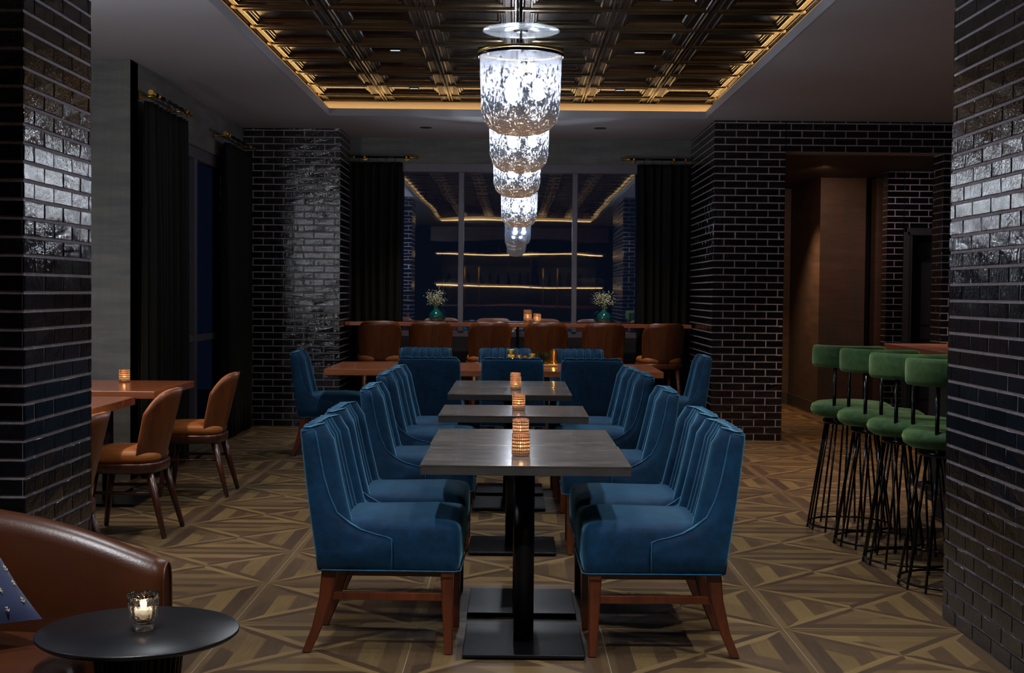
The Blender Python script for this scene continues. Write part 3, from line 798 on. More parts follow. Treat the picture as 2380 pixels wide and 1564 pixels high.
# ------------------------------------------------------------------ long communal table
def wood_table(name, label, x0, x1, y0, y1, ztop, th, legs, mat, group=None):
    cx, cy = (x0 + x1) / 2, (y0 + y1) / 2
    t = thing(name, label, 'table', (cx, cy, 0), 0, group)
    w, d = (x1 - x0) / 2, (y1 - y0) / 2
    MB().box(-w, w, -d, d, ztop - th, ztop).build('tabletop', mat, t, bevel=.003)
    return t, w, d
t, w, d = wood_table('communal_table', 'long reddish wooden table between the two rows of blue chairs', -1.54, 1.205, 10.56, 11.72, .742, .05, 0, M['table_wood'])
for sx in (-1.0, -.03, 1.0):
    MB().box(sx - .035, sx + .035, -.035, .035, .02, .69).build('pedestal', M['steel'], t)
    MB().box(sx - .06, sx + .06, -.30, .30, 0.002, .02).build('base_plate', M['steel'], t, bevel=.003)
    MB().box(sx - .05, sx + .05, -.38, .38, .680, .692).build('mounting_plate', M['steel'], t)

# left wooden tables
for (ya, yb, l) in ((6.78, 7.54, 'reddish wooden table half hidden behind the near left brick pillar'), (7.94, 8.93, 'reddish wooden table with a candle by the left curtains')):
    t, w, d = wood_table('square_dining_table', l, -3.06, -2.185, ya, yb, .75, .045, 0, M['table_wood'], 'reddish wooden tables by the left wall')
    MB().lathe([(.035, .02), (.035, .705)], 20).build('pole', M['steel'], t)
    MB().box(-.24, .24, -.24, .24, .003, .02).build('base_plate', M['steel'], t, bevel=.003)
    MB().box(-.16, .16, -.16, .16, .693, .705).build('mounting_plate', M['steel'], t)

# ------------------------------------------------------------------ window counter
t = thing('window_counter', 'long reddish wooden high counter under the back window', 'counter', (.03, 13.75, 0))
MB().box(-1.79, 1.80, -.20, .045, 1.018, 1.057).build('countertop', M['table_wood'], t, bevel=.003)
for bx in (-1.0, 0.0, 1.0):
    m = MB(); m.box(bx - .015, bx + .015, .15, .187, .62, 1.018); m.box(bx - .015, bx + .015, -.14, .187, 1.0, 1.017)
    m.tube([(bx, .165, .68), (bx, -.08, 1.0)], .012, 8)
    m.build('bracket', M['steel'], t)

# ------------------------------------------------------------------ wood shell chairs
def shell_back(t, zb, zt, rx, half, lean, wood_m, pad_m, drop=.34, pw=3.6):
    """barrel back; chair faces +x; centre of curvature at x=xc"""
    N = 28
    def pt(th, z, r, extra=0):
        f = (z - zb) / (zt - zb)
        rr = r * (.90 + .10 * f)
        xc = .02 - lean * f
        return (xc - rr * math.cos(th) + extra, rr * math.sin(th) * 1.12, z)
    def top(th):
        a = abs(th) / half
        return zt - (zt - zb) * drop * a ** pw
    K = 8
    def solid(r0, r1, inset, name, mat):
        rows = []
        for i in range(N + 1):
            th = (-half + 2 * half * i / N) * (1 - inset)
            tp = top(th) - inset * .12
            o_ = [pt(th, zb + (tp - zb) * k / K, r1) for k in range(K + 1)]
            i_ = [pt(th, zb + (tp - zb) * k / K, r0) for k in range(K, -1, -1)]
            rows.append(o_ + i_)
        m = MB(); m.rings(rows, True, True, True, 0, True)
        m.build(name, mat, t, bevel=0)
    solid(rx - .0005, rx + .012, 0.0, 'wooden_back_shell', wood_m)
    solid(rx - .026, rx - .001, .012, 'leather_back_pad', pad_m)
def make_wood_chair(name, sh, legm, cat, bar=False):
    t = thing(name, 'x', cat)
    zt = sh + .345; zb = sh - .062
    shell_back(t, zb, zt, .222, math.radians(60), .075, M['walnut_back'], M['tan'], .27 if bar else .34, 5.5 if bar else 3.6)
    def dshape(r, z, x1=.235):
        pts = []
        for i in range(40):
            a = 2 * PI * i / 40; ca, sa = math.cos(a), math.sin(a)
            e = .62
            pts.append(((r) * abs(ca) ** e * (1 if ca > 0 else -1) + .02, (r * 1.02) * abs(sa) ** e * (1 if sa > 0 else -1), z))
        return pts
    MB().rings([dshape(.205, sh - .062), dshape(.212, sh - .04), dshape(.212, sh - .02), dshape(.200, sh), dshape(.16, sh + .010), dshape(.10, sh + .014)], True, True, True).build('seat', M['tan'], t)
    MB().rings([dshape(.214, sh - .118), dshape(.222, sh - .108), dshape(.222, sh - .07), dshape(.218, sh - .062)], True, True, True).build('seat_rail', legm, t)
    top = sh - .11
    for sx in (1, -1):
        for sy in (1, -1):
            bx = .20 if sx > 0 else -.245
            MB().tube([(sx * .150, sy * .145, top), ((sx * .150 + bx) / 2, sy * .165, top / 2), (bx, sy * .185, .004)], [.023, .019, .0135], 14).build('leg', legm, t)
    zs = .28 if bar else .245
    f = (top - zs) / top
    for sy in (1, -1):
        MB().tube([(-.150 - .095 * f, sy * (.145 + .04 * f), zs), (.150 + .05 * f, sy * (.145 + .04 * f), zs)], .010, 10).build('stretcher', legm, t)
    MB().tube([(-.02, -(.145 + .04 * f), zs), (-.02, .145 + .04 * f, zs)], .010, 10).build('stretcher', M['gloss_black'] , t)
    if bar:
        MB().tube([(.19, -.175, .30), (.19, .175, .30)], .011, 10).build('footrest', M['brass'], t)
    return t
wc = make_wood_chair('wooden_dining_chair', .475, M['dark_leg'], 'chair'); fw = [True]; GW = 'tan leather and walnut chairs by the left tables'
place(wc, fw, (-2.16, 7.36, 0), PI - .02, 'walnut backed tan leather chair in front of the wooden table with the candle', GW)
place(wc, fw, (-2.14, 8.80, 0), PI + .02, 'walnut backed tan leather chair farthest back, beside the left curtain', GW)
place(wc, fw, (-2.10, 5.83, 0), PI - .02, 'walnut chair mostly hidden behind the near left brick pillar', GW)
bs = make_wood_chair('wooden_bar_stool', .735, M['walnut_back'], 'stool', True); fb = [True]; GB = 'walnut backed bar stools at the window counter'
ords = ('leftmost of the six walnut backed bar stools at the window counter', 'second from left of the walnut bar stools, behind the blue chair by the left vase', 'third from left of the walnut bar stools at the window counter',
        'fourth from left walnut bar stool, in front of the counter candles', 'fifth from left walnut bar stool, below the right teal vase', 'rightmost of the walnut bar stools at the window counter')
for x, rz, l in zip((-1.375, -.848, -.265, .308, .884, 1.468), (.14, .03, .10, .05, .06, .16), ords):
    place(bs, fb, (x, 13.30, 0), PI / 2 + rz, l, GB)

# ------------------------------------------------------------------ green bar stools
def make_green_stool():
    t = thing('green_bar_stool', 'x', 'stool')   # back pad centred on local -x
    MB().lathe([(.10, .660), (.20, .664), (.228, .682), (.235, .708), (.228, .732), (.20, .748), (.12, .757), (.02, .760)], 40).build('seat', M['green'], t)
    MB().lathe([(.150, .622), (.162, .626), (.162, .646), (.150, .652)], 36).build('swivel_plate', M['gloss_black'], t)
    # curved pad
    R = []; half = math.radians(78); N = 30; r0, r1 = .178, .232; z0, z1 = .955, 1.085
    for i in range(N + 1):
        th = PI - half + 2 * half * i / N
        e = min(i, N - i); k = 1 if e > 2 else (.45, .78, .94)[e]
        rm = (r0 + r1) / 2; hr = (r1 - r0) / 2 * k; zm = (z0 + z1) / 2; hz = (z1 - z0) / 2 * (.75 + .25 * k)
        sec = []
        for q in range(16):
            a = 2 * PI * q / 16; ca, sa = math.cos(a), math.sin(a)
            rr = rm + hr * abs(ca) ** .6 * (1 if ca > 0 else -1); zz = zm + hz * abs(sa) ** .45 * (1 if sa > 0 else -1)
            sec.append((rr * math.cos(th), rr * math.sin(th), zz))
        R.append(sec)
    MB().rings(R, True, True, True).build('backrest', M['green'], t)
    for a in (PI - .2, PI + .2):
        c, s = math.cos(a), math.sin(a)
        MB().tube([(.13 * c, .13 * s, .64), (.195 * c, .195 * s, .655), (.212 * c, .212 * s, .70), (.205 * c, .205 * s, 1.0)], .010, 10).build('back_post', M['gloss_black'], t)
    for i in range(14):
        a = 2 * PI * (i + .3) / 14; a2 = a
        MB().tube([(.145 * math.cos(a), .145 * math.sin(a), .632), (.242 * math.cos(a2), .242 * math.sin(a2), .0025)], .0062, 8).build('rod', M['gloss_black'], t)
    MB().tube([(.238 * math.cos(a), .238 * math.sin(a), .030) for a in [2 * PI * i / 48 for i in range(48)]], .0062, 8, True).build('base_ring', M['gloss_black'], t)
    return t
gs = make_green_stool(); fg = [True]; GG = 'green velvet bar stools along the bar'
for x, y, rz, l in ((1.985, 7.70, 1.05, 'green velvet bar stool farthest from the camera along the bar'), (2.02, 7.20, 1.10, 'green velvet bar stool, second farthest along the bar'),
                    (2.05, 6.70, 1.05, 'green velvet bar stool, second nearest the camera'), (2.075, 6.17, 1.10, 'green velvet bar stool nearest, partly cut by the right brick pillar')):
    place(gs, fg, (x, y, 0), rz, l, GG)
t = thing('bar_counter', 'tall bar counter with reddish wooden top behind the green stools', 'counter', (2.9, 6.9, 0))
MB().box(-.555, .35, -1.3, 1.42, 1.033, 1.073).build('countertop', M['table_wood_y'], t, bevel=.003)
MB().box(-.30, .25, -1.2, 1.30, 0.10, 1.033).build('body', M['void'], t)
MB().box(-.26, .25, -1.2, 1.28, 0.0, .10).build('plinth', M['void'], t)
MB().tube([(-.42, -1.2, .22), (-.42, 1.3, .22)], .02, 12).build('foot_rail', M['steel'], t)
m = MB()
for yy in (-1.1, 0, 1.2): m.tube([(-.42, yy, .22), (-.31, yy, .22)], .012, 8)
m.build('rail_bracket', M['steel'], t)

# ------------------------------------------------------------------ pendants
def make_pendant():
    t = thing('pendant_light', 'x', 'pendant light')  # origin at bottom of the shade
    hgt = .335; R = .164
    prof = [(.004, 0), (.05, .002), (.09, .010), (.125, .030), (.148, .06), (.158, .10), (R - .003, .18), (R, .26), (R, hgt - .012), (R + .004, hgt - .006), (R + .006, hgt)]
    m = MB(); m.lathe(prof, 64, cap0=True, cap1=False); m.build('glass_shade', M['mercury'], t)
    MB().tube([((R + .004) * math.cos(a), (R + .004) * math.sin(a), hgt - .003) for a in [2 * PI * i / 64 for i in range(64)]], .0055, 8, True).build('rim', M['brass'], t)
    MB().tube([((R + .0085) * math.cos(a), (R + .0085) * math.sin(a), hgt - .018) for a in [2 * PI * i / 64 for i in range(64)]], .0065, 8, True).build('black_band', M['gloss_black'], t)
    m = MB(); zc = hgt + .03
    m.tube([(-(R + .007), 0, hgt - .018), (-(R + .004), 0, hgt + .012), (-.12, 0, hgt + .022), (0, 0, zc), (.12, 0, hgt + .022), (R + .004, 0, hgt + .012), (R + .007, 0, hgt - .018)], .0045, 8)
    m.build('bail', M['gloss_black'], t)
    MB().tube([(0, 0, zc - .01), (0, 0, 3.14 - 2.003)], .0055, 10).build('stem', M['gloss_black'], t)
    MB().sphere((0, 0, zc), .014, 14, 10).build('pivot', M['gloss_black'], t)
    MB().lathe([(.06, 3.125 - 2.003), (.062, 3.14 - 2.003), (.062, 3.149 - 2.003)], 28).build('canopy', M['gloss_black'], t)
    m = MB(); zd = .418
    m.lathe([(.028, zd), (.10, zd - .006), (.150, zd - .002), (.156, zd), (.150, zd + .004), (.10, zd), (.028, zd + .006)], 56, cap0=False, cap1=False); m.build('glass_disc', M['clear_disc'], t)
    MB().lathe([(.006, zd - .002), (.029, zd - .002), (.029, zd + .008), (.006, zd + .008)], 20).build('disc_collar', M['gloss_black'], t)
    MB().tube([(0, 0, zc), (0, 0, .245)], .008, 8).build('lamp_stem', M['brass'], t)
    for k in range(3):
        a = PI / 2 + 2 * PI * k / 3 + .5
        c, s = math.cos(a), math.sin(a)
        MB().tube([(0, 0, .26), (.055 * c, .055 * s, .262)], .008, 8).build('lamp_socket', M['brass'], t)
        MB().sphere((.07 * c, .07 * s, .20), .022, 14, 10, 0, (1, 1, 1.35)).build('bulb', M['bulb'], t)
        lamp('bulb_light', 'POINT', (.07 * c, .07 * s, .165), 12.0, (.86, .93, 1.0), .024, parent=t)
    return t
pn = make_pendant(); fp = [True]; GP = 'mercury glass pendants in a row'
for x, y, z, l in ((.014, 5.3, 2.003, 'large mercury glass pendant nearest the camera'), (.014, 7.13, 2.018, 'second mercury glass pendant, right behind the nearest one'),
                   (.005, 8.94, 2.016, 'third mercury glass pendant from the camera'), (.029, 11.75, 1.955, 'farthest hanging mercury glass pendant, before the window')):
    p = place(pn, fp, (x, y, z), 0, l, GP)
for p in [o for o in list(COL.objects) if o.name.startswith('bulb_light')]: p.data.energy = 28.0

# ------------------------------------------------------------------ ceiling fittings
fs = [True]
def make_sq():
    t = thing('square_ceiling_light', 'x', 'ceiling light')
    m = MB(); s = .042; m.box(-s, s, -s, -s + .006, -.008, .012); m.box(-s, s, s - .006, s, -.008, .012); m.box(-s, -s + .006, -s, s, -.008, .012); m.box(s - .006, s, -s, s, -.008, .012)
    m.build('frame', M['steel'], t)
    MB().box(-s + .006, s - .006, -s + .006, s - .006, .0, .006).build('lens', M['square_lens'], t)
    return t
sq = make_sq()
rows = [(2.57, 'row nearest the camera'), (11.65, 'farthest row'), (9.83, 'second farthest row'), (8.05, 'row above the far stone tables'), (6.22, 'row over the middle of the room'), (4.40, 'row over the nearest table')]
for y, rn in rows:
    for x, sd in ((-.91, 'left'), (.91, 'right')):
        place(sq, fs, (x, y, TZ + .020), 0, 'small square ceiling light, %s side, %s' % (sd, rn), 'small square lights in the tin ceiling')
for i, (x, y, sd) in enumerate(((-.899, 13.04, 'left'), (.823, 12.97, 'right'))):
    t = thing('recessed_downlight', 'dark round recessed downlight in the grey ceiling before the window, on the %s' % sd, 'downlight', (x, y, CZ), 0, 'round recessed downlights')
    m = MB(); m.lathe([(.045, -.001), (.06, -.004), (.062, 0)], 28, cap0=False, cap1=False); m.build('trim_ring', M['void'], t)
    MB().lathe([(.001, -.0015), (.046, -.0012)], 28, cap0=False, cap1=False).build('lens', M['void'], t)

# ------------------------------------------------------------------ vases
def make_vase():
    t = thing('round_vase', 'x', 'vase')
    MB().lathe([(.03, 0), (.055, .008), (.074, .035), (.078, .062), (.068, .095), (.042, .118), (.03, .128), (.033, .142), (.030, .142), (.026, .128), (.040, .112), (.064, .09), (.073, .062), (.068, .036), (.03, .01)], 32, cap0=True, cap1=True).build('glass_body', M['teal_glass'], t)
    m = MB(); m.lathe([(.03, .009), (.062, .04), (.066, .055), (.001, .056)], 28); m.build('water', M['teal_glass'], t)
    return t
vs = make_vase(); fv = [True]
def sprig(loc, seed, label, lean):
    rnd = random.Random(seed)
    t = thing('flower_sprig', label, 'flowers', loc, 0)
    m = MB(); fl = MB()
    for k in range(16):
        a = rnd.uniform(0, 2 * PI); sp = rnd.uniform(.015, .085); hh = rnd.uniform(.20, .30)
        dx = sp * math.cos(a) + lean * (hh / .33); dy = sp * math.sin(a) * .5
        m.tube([(rnd.uniform(-.01, .01), rnd.uniform(-.01, .01), .03), (dx * .25, dy * .25, .15), (dx, dy, hh)], .0014, 5)
        for q in range(16):
            px, py, pz = dx + rnd.gauss(0, .022), dy + rnd.gauss(0, .018), hh + rnd.gauss(0, .022)
            pz = max(.155, pz)
            m.tube([(dx * .8, dy * .8, hh - .03), (px, py, pz)], .0007, 3)
            fl.sphere((px, py, pz), rnd.uniform(.0035, .006), 6, 4)
    m.build('stems', M['leafgreen'], t); fl.build('blossoms', M['blossom'], t)
for x, l, s in ((-.822, 'teal glass vase at the left of the window counter', 1), (.93, 'teal glass vase at the right of the window counter', 2)):
    place(vs, fv, (x, 13.69, 1.0575), 0, l, 'round teal glass vases')
sprig((-.822, 13.69, 1.065), 5, "baby's breath in the left teal vase, leaning left", -.03)
sprig((.93, 13.69, 1.065), 9, "baby's breath in the right teal vase, upright", .0)

# ------------------------------------------------------------------ tray and glasses on the communal table
t = tag(MB().box(-.255, .255, -.07, .07, 0, .018).build('serving_board', M['pale_wood'], None, (.115, 11.22, .7435), bevel=.003), 'pale wooden board carrying candle glasses on the long table', 'board')
BZ = .7435 + .0185
def glass(name, r, h, mat, loc, label, wall=.003):
    m = MB(); m.lathe([(r * .9, .0), (r, .004), (r, h * .3), (r, h * .6), (r, h), (r - wall, h), (r - wall, .01), (.002, .008)], 26, cap0=True, cap1=True, uvs=True)
    o = m.build(name, mat, None, loc); tag(o, label, 'glass', 'candle glasses on the wooden board'); return o
yb_ = 11.22
glass('candle_glass', .030, .125, M['gold_votive'], (-.03, yb_, BZ), 'tall speckled gold glass at the left of the board')
glass('candle_glass', .026, .078, M['amber_glass'], (.04, yb_ - .01, BZ), 'low amber glass right of the speckled gold glass')
glass('candle_glass', .022, .070, M['amber_glass'], (.095, yb_ + .01, BZ), 'smallest amber glass in the middle of the board')
glass('candle_glass', .027, .088, M['gold_votive'], (.15, yb_, BZ), 'short speckled gold glass in the middle of the board')
glass('candle_glass', .027, .102, M['green_glass'], (.212, yb_ + .01, BZ), 'left one of the two green tinted glasses')
glass('candle_glass', .029, .102, M['green_glass'], (.272, yb_ + .01, BZ), 'right one of the two green tinted glasses')
glass('candle_glass', .033, .122, M['amber_glass'], (.337, yb_, BZ), 'tall amber glass at the right end of the board')
t = thing('tea_light', 'tiny lit tea light at the left end of the wooden board', 'candle', (-.12, yb_ - .03, BZ))
MB().lathe([(.02, 0), (.02, .015), (.001, .015)], 20).build('cup', M['chrome'], t)
MB().lathe([(.0008, .016), (.004, .02), (.0045, .028), (.0005, .042)], 10).build('flame', M['flame'], t)
for x in (-.03, .04, .095, .15, .337):
    lamp('candle_light', 'POINT', (x, yb_, BZ + .035), .5, (1, .7, .35), .006)

# ------------------------------------------------------------------ round side table with glass candle
t = thing('round_side_table', 'round black side table with ribbed pedestal in the left foreground', 'table', (-.934, 3.25, 0))
MB().lathe([(.20, .498), (.240, .506), (.247, .512), (.2475, .516), (.245, .5195), (.0005, .52)], 96).build('tabletop', simple('satin_black_tabletop', srgb(22, 22, 26), .36, .0, Specular_IOR_Level=.5), t)
m = MB(); N = 36; R = []
for z, r in ((.0, .16), (.02, .155), (.12, .118), (.25, .098), (.38, .095), (.498, .108)):
    R.append([((r + (.006 if i % 4 in (0, 1) else -.004)) * math.cos(2 * PI * i / (N * 4)), (r + (.006 if i % 4 in (0, 1) else -.004)) * math.sin(2 * PI * i / (N * 4)), z) for i in range(N * 4)])
m.rings(R, True, True, True, 0, False); m.build('ribbed_pedestal', M['gloss_black'], t)
t = thing('glass_candle_holder', 'clear pressed glass candle holder on the round black side table', 'candle holder', (-.922, 3.25, .5202))
m = MB(); n = 56; prof = [(.006, 0), (.026, 0), (.029, .004), (.024, .012), (.018, .017), (.026, .024), (.033, .034), (.0355, .055), (.037, .072), (.039, .076), (.038, .084), (.040, .089), (.0375, .089), (.035, .076), (.032, .055), (.029, .036), (.018, .026), (.002, .024)]
R = []
for k, (r, z) in enumerate(prof):
    ring = []
    for i in range(n):
        a = 2 * PI * i / n; q = 0
        if 5 <= k <= 8: q = .0012 * (1 if i % 4 < 2 else -1)
        zz = z + (.0018 * math.cos(a * 28) if z > .086 else 0)
        ring.append(((r + q) * math.cos(a), (r + q) * math.sin(a), zz))
    R.append(ring)
m.rings(R, True, True, True, 0, True); m.build('glass_cup', M['crystal'], t)
MB().lathe([(.017, .027), (.025, .036), (.026, .052), (.02, .053)], 24).build('candle', M['candle_wax'], t)
MB().lathe([(.0008, .054), (.0045, .058), (.005, .064), (.0005, .078)], 10).build('flame', M['flame'], t)
lamp('candle_light', 'POINT', (0, 0, .068), .5, (1, .7, .4), .006, parent=t)

# ------------------------------------------------------------------ leather tub sofa
t = thing('leather_sofa', 'brown leather tub sofa cut off at the lower left of the photo', 'sofa', (-1.62, 2.85, 0))
def arm_path(s):
    """s 0..1 from far arm front, round the back, to near arm front (local)"""
    # U shape open to +x
    Lx, Ry = .635, .85
    if s < .3:
        f = s / .3; return (Lx - f * (Lx + .02) , Ry, (0, 1))
    if s > .7:
        f = (s - .7) / .3; return (-.02 + f * (Lx + .02) , -Ry, (0, -1))
    a = PI / 2 + PI * (s - .3) / .4
    return (-.02 + .42 * math.cos(a), Ry * math.sin(a), (math.cos(a), math.sin(a)))
def arm_h(s):
    d = min(s, 1 - s)
    return .600 + .155 * (1 - math.exp(-(d / .145) ** 1.25)) + .03 * min(1, d / .5)
R = []; NS = 64
for i in range(NS + 1):
    s = i / NS; x, y, (nx, ny) = arm_path(s); hh = arm_h(s)
    d = min(s, 1 - s); k = 1.0 if d > .012 else .80
    prof = [(-.045, .07), (.055, .07), (.062, .20), (.062, hh * .6), (.055, hh - .05), (.042, hh - .015), (.02, hh), (-.005, hh - .002), (-.03, hh - .016), (-.046, hh - .05), (-.05, hh * .6), (-.05, .3)]
    R.append([(x + nx * q * k, y + ny * q * k, z if z < .3 else z - (1 - k) * .03) for q, z in prof])
m = MB(); m.rings(R, True, True, True, 0, True); m.build('tub_back_and_arms', M['leather'], t)
for e in (0, NS):
    x, y, (nx, ny) = arm_path(e / NS); hh = arm_h(e / NS)
    pth = [(x + .002, y + ny * q * .82, z) for q, z in ((.062, .08), (.062, hh * .6), (.053, hh - .05), (.04, hh - .022), (.018, hh - .006), (-.005, hh - .008), (-.03, hh - .022), (-.045, hh - .055), (-.05, hh * .6), (-.05, .1))]
    MB().tube(pth, .004, 6).build('piping', M['leather'], t)
pth = []
s = .335; x, y, (nx, ny) = arm_path(s); hh = arm_h(s)
MB().tube([(x - nx * .052, y - ny * .052, z) for z in (.44, .55, .64, hh - .045)] + [(x - nx * .03, y - ny * .03, hh - .012), (x + nx * .02, y + ny * .02, hh + .002)], .0028, 6).build('seam', M['thread'], t)
def seat_ring(ins, z):
    pts = []
    for i in range(48):
        a = 2 * PI * i / 48; ca, sa = math.cos(a), math.sin(a); e = .5
        pts.append((.095 + (.435 - ins) * abs(ca) ** e * (1 if ca > 0 else -1), (.79 - ins) * abs(sa) ** e * (1 if sa > 0 else -1), z))
    return pts
MB().rings([seat_ring(.02, .09), seat_ring(0, .11), seat_ring(0, .27), seat_ring(.01, .285)], True, True, True).build('seat_base', M['leather'], t)
MB().rings([seat_ring(.015, .287), seat_ring(-.004, .30), seat_ring(-.008, .36), seat_ring(-.002, .395), seat_ring(.02, .415), seat_ring(.07, .427), seat_ring(.15, .434), seat_ring(.25, .437)], True, True, True).build('seat_cushion', M['leather'], t)
for lx, ly in ((.48, .7), (.48, -.7), (-.2, .5), (-.2, -.5)):
    MB().tube([(lx, ly, .09), (lx, ly, .003)], [.022, .015], 12).build('leg', M['dark_leg'], t)
# pillow
def make_pillow():
    N = 22; S = .24; m = MB(); F = []; 
    def hgt(u, v):
        return .070 * max(0, (1 - abs(u) ** 2.4)) ** .6 * max(0, (1 - abs(v) ** 2.4)) ** .6
    def pos(u, v, sg):
        # pinched pillow outline
        k = 1 - .07 * (1 - v * v) * abs(u) ** 3; k2 = 1 - .07 * (1 - u * u) * abs(v) ** 3
        return (u * S * k, sg * hgt(u, v), v * S * k2)
    for sg in (-1, 1):
        g = [[(pos(-1 + 2 * i / N, -1 + 2 * j / N, sg)) for i in range(N + 1)] for j in range(N + 1)]
        b = m.verts([p for r in g for p in r])
        for j in range(N):
            for i in range(N):
                q = (b + j * (N + 1) + i, b + j * (N + 1) + i + 1, b + (j + 1) * (N + 1) + i + 1, b + (j + 1) * (N + 1) + i)
                m.face(q if sg < 0 else q[::-1], 0, [(i / N, j / N), ((i + 1) / N, j / N), ((i + 1) / N, (j + 1) / N), (i / N, (j + 1) / N)], True)
    t = thing('throw_pillow', 'navy pillow with small cream stitched arrows on the leather sofa', 'pillow', (-1.53, 3.34, .650))
    t.rotation_euler = (math.radians(-52), 0, math.radians(52))
    st = m; g0 = len(m.f)
    for i in range(8):
        for j in range(9):
            u = -.85 + i * .243; v = -.88 + j * .22 + (.11 if i % 2 else 0)
            if abs(u) > .93 or abs(v) > .93: continue
            x, y, z = pos(u, v, -1); y -= .0022
            dn = 1 if j % 2 else -1; l = .011
            for a, bb in (((0, -l * dn), (0, l * dn)), ((-.005, l * .2 * dn), (0, l * dn)), ((.005, l * .2 * dn), (0, l * dn)), ((-.004, -l * .5 * dn), (0, 0)), ((.004, -l * .5 * dn), (0, 0))):
                st.tube([(x + a[0], y, z + a[1]), (x + bb[0], y, z + bb[1])], .0011, 4, mi=1)
    m.build('pillow_cover', [M['navy'], M['stitch']], t)
make_pillow()

# ------------------------------------------------------------------ back bar behind the camera (seen mirrored in the window)
t = thing('back_bar', 'wooden back bar shelving with lit shelves opposite the window', 'bar shelving', (.1, -4.7, 0))
MB().box(-2.2, 2.2, -.28, -.24, 0, 2.98).build('back_panel', M['void'], t)
for z in (1.05, 1.52, 2.33): MB().box(-2.1, 2.1, -.24, .10, z, z + .04).build('shelf', M['table_wood'], t)
MB().box(-2.2, 2.2, -.24, .14, 2.7, 2.98).build('header', M['table_wood'], t)
for z in (1.515, 2.325): MB().box(-2.05, 2.05, .06, .08, z - .012, z).build('shelf_light', M['bar_glow'], t)
for x in (-1.35, -1.0, .6, .95, 1.35): MB().tube([(x, .16, 1.0), (x, .16, 2.0)], .012, 8).build('brass_post', M['brass'], t)
for x in (-1.9, 0.3, 1.9): MB().box(x - .02, x + .02, -.24, .08, 0, 2.7).build('upright', M['void'], t)
MB().box(-2.1, 2.1, -.24, .15, 0, 1.05).build('cabinet', M['void'], t)
bt = MB().lathe([(.036, 0), (.037, .01), (.037, .17), (.03, .20), (.013, .225), (.012, .29), (.015, .295), (.001, .297)], 14).build('liquor_bottle', M['bottle_glass'], None, (0, 0, 0))
tag(bt, 'dark glass bottle on the back bar shelving', 'bottle', 'bottles on the back bar'); fbt = [True]
for z in (1.5605, 2.3705):
    for k in range(14):
        x = -1.65 + k * .25 + random.uniform(-.03, .03)
        if abs(x + .1 - .4) < .08 or abs(x) > 1.9: x += .0
        if abs(x - .4) < .06: continue
        o = bt if fbt[0] else bt.copy()
        if not fbt[0]: COL.objects.link(o)
        fbt[0] = False; o.location = (x, -4.72 + random.uniform(-.05, .05), z)

# ------------------------------------------------------------------ lights
def spot(name, loc, tgt, e, col, ang, blend=.6, size=.04):
    d = Vector(tgt) - Vector(loc)
    q = d.to_track_quat('-Z', 'Y').to_euler()
    return lamp(name, 'SPOT', loc, e, col, size, q, spot_size=math.radians(ang), spot_blend=blend)
cool = (.90, .95, 1.0); neu = (1, .93, .84)
for y, e in ((2.57, 150), (11.65, 95), (9.83, 95), (8.05, 105), (6.22, 115), (4.40, 70)):
    for x in (-.91, .91):
        spot('ceiling_and_fill_spot', (x, y, TZ - .02), (x * (.75 if y < 3 else 1.0), y + (1.1 if y < 3 else .1), 0), e, cool, 74, .8)
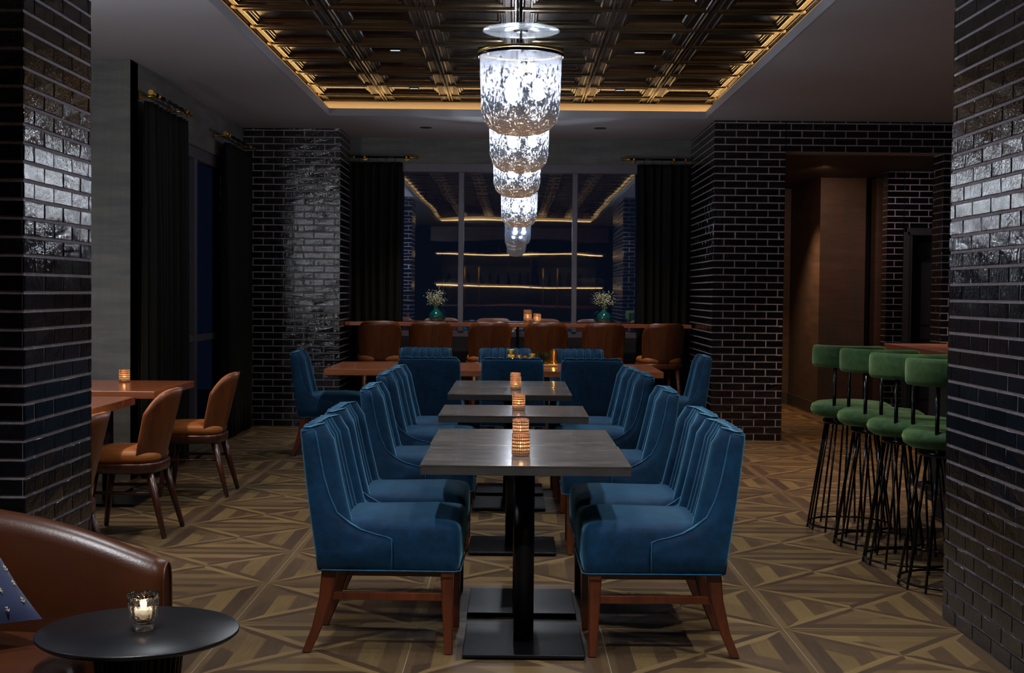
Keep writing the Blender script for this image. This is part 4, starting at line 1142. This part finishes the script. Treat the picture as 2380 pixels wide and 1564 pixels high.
# bar and left side downlights
for x, y, e, c in ((2.6, 9.4, 150, (1, .72, .55)), (3.3, 11.2, 230, (1, .68, .45)), (2.9, 8.3, 110, (1, .82, .7)), (1.55, 5.9, 90, (1, .95, .85)), (-2.5, 7.9, 90, (1, .80, .6)), (-2.45, 6.2, 60, (1, .8, .6)), (-.9, 12.9, 75, neu), (.85, 12.9, 75, neu)):
    spot('ceiling_and_fill_spot', (x, y, CZ - .02), (x, y, 0), e, c, 90, .8)
spot('passage_spot', (3.2, 13.6, 2.70), (3.45, 15.6, 1.2), 50, (1, .55, .35), 100, .8)
spot('passage_spot', (2.95, 15.0, 2.70), (3.0, 15.2, 0), 170, (1, .6, .3), 90, .8)
spot('passage_spot', (3.8, 13.4, 2.70), (4.5, 14.2, 1.7), 12, (1, .72, .72), 100, .8)
# added fill spots without fixtures, mostly behind and above the camera
for x, y, e in ((-1.9, -.6, 60), (2.0, -.6, 110), (0, -1.9, 80), (-3.4, 3.4, 50), (-3.4, 7.6, 60)):
    spot('ceiling_and_fill_spot', (x, y, 2.96), (x, y + .3, 0), e, (.95, .96, 1), 120, .9)
for sx in (-1, 1): spot('ceiling_and_fill_spot', (sx * 1.6, 3.9, TZ - .03), (sx * .55, 5.1, .5), 55 + 20 * sx, cool, 60, .8)  # accent spots added to light the front chair seats, no fixtures here
lamp('pillar_highlight_lamp', 'POINT', (-2.9, 6.0, 1.95), 65, (.9, .95, 1), .12)  # unseen lamp added for the highlight on the back left pillar
for x in (-1.2, .1, 1.4): spot('back_bar_spot', (x, -3.9, 2.9), (x, -4.7, 1.2), 25, (1, .7, .4), 80, .8)
spot('lounge_fill_spot', (-1.2, 2.6, 2.96), (-1.15, 3.4, .4), 16, (1, .93, .85), 70, .8)  # added fill for the sofa corner, no fixture
spot('lounge_fill_spot', (1.2, 2.2, 2.96), (1.5, 4.0, .0), 30, neu, 90, .8)  # added fill over the right foreground floor, no fixture

# world: dark blue night
w = bpy.data.worlds.new('night'); SC.world = w; w.use_nodes = True
bg = w.node_tree.nodes['Background']; bg.inputs[0].default_value = (.012, .022, .045, 1); bg.inputs[1].default_value = .8

SC.view_settings.view_transform = 'Standard'
SC.view_settings.exposure = 0.22
SC.cycles.use_denoising = True
SC.cycles.max_bounces = 7
SC.cycles.diffuse_bounces = 3
SC.cycles.use_adaptive_sampling = True
SC.cycles.adaptive_threshold = .07
SC.cycles.adaptive_min_samples = 20
SC.cycles.transparent_max_bounces = 12
SC.cycles.sample_clamp_indirect = 4.0
SC.cycles.caustics_reflective = False; SC.cycles.caustics_refractive = False
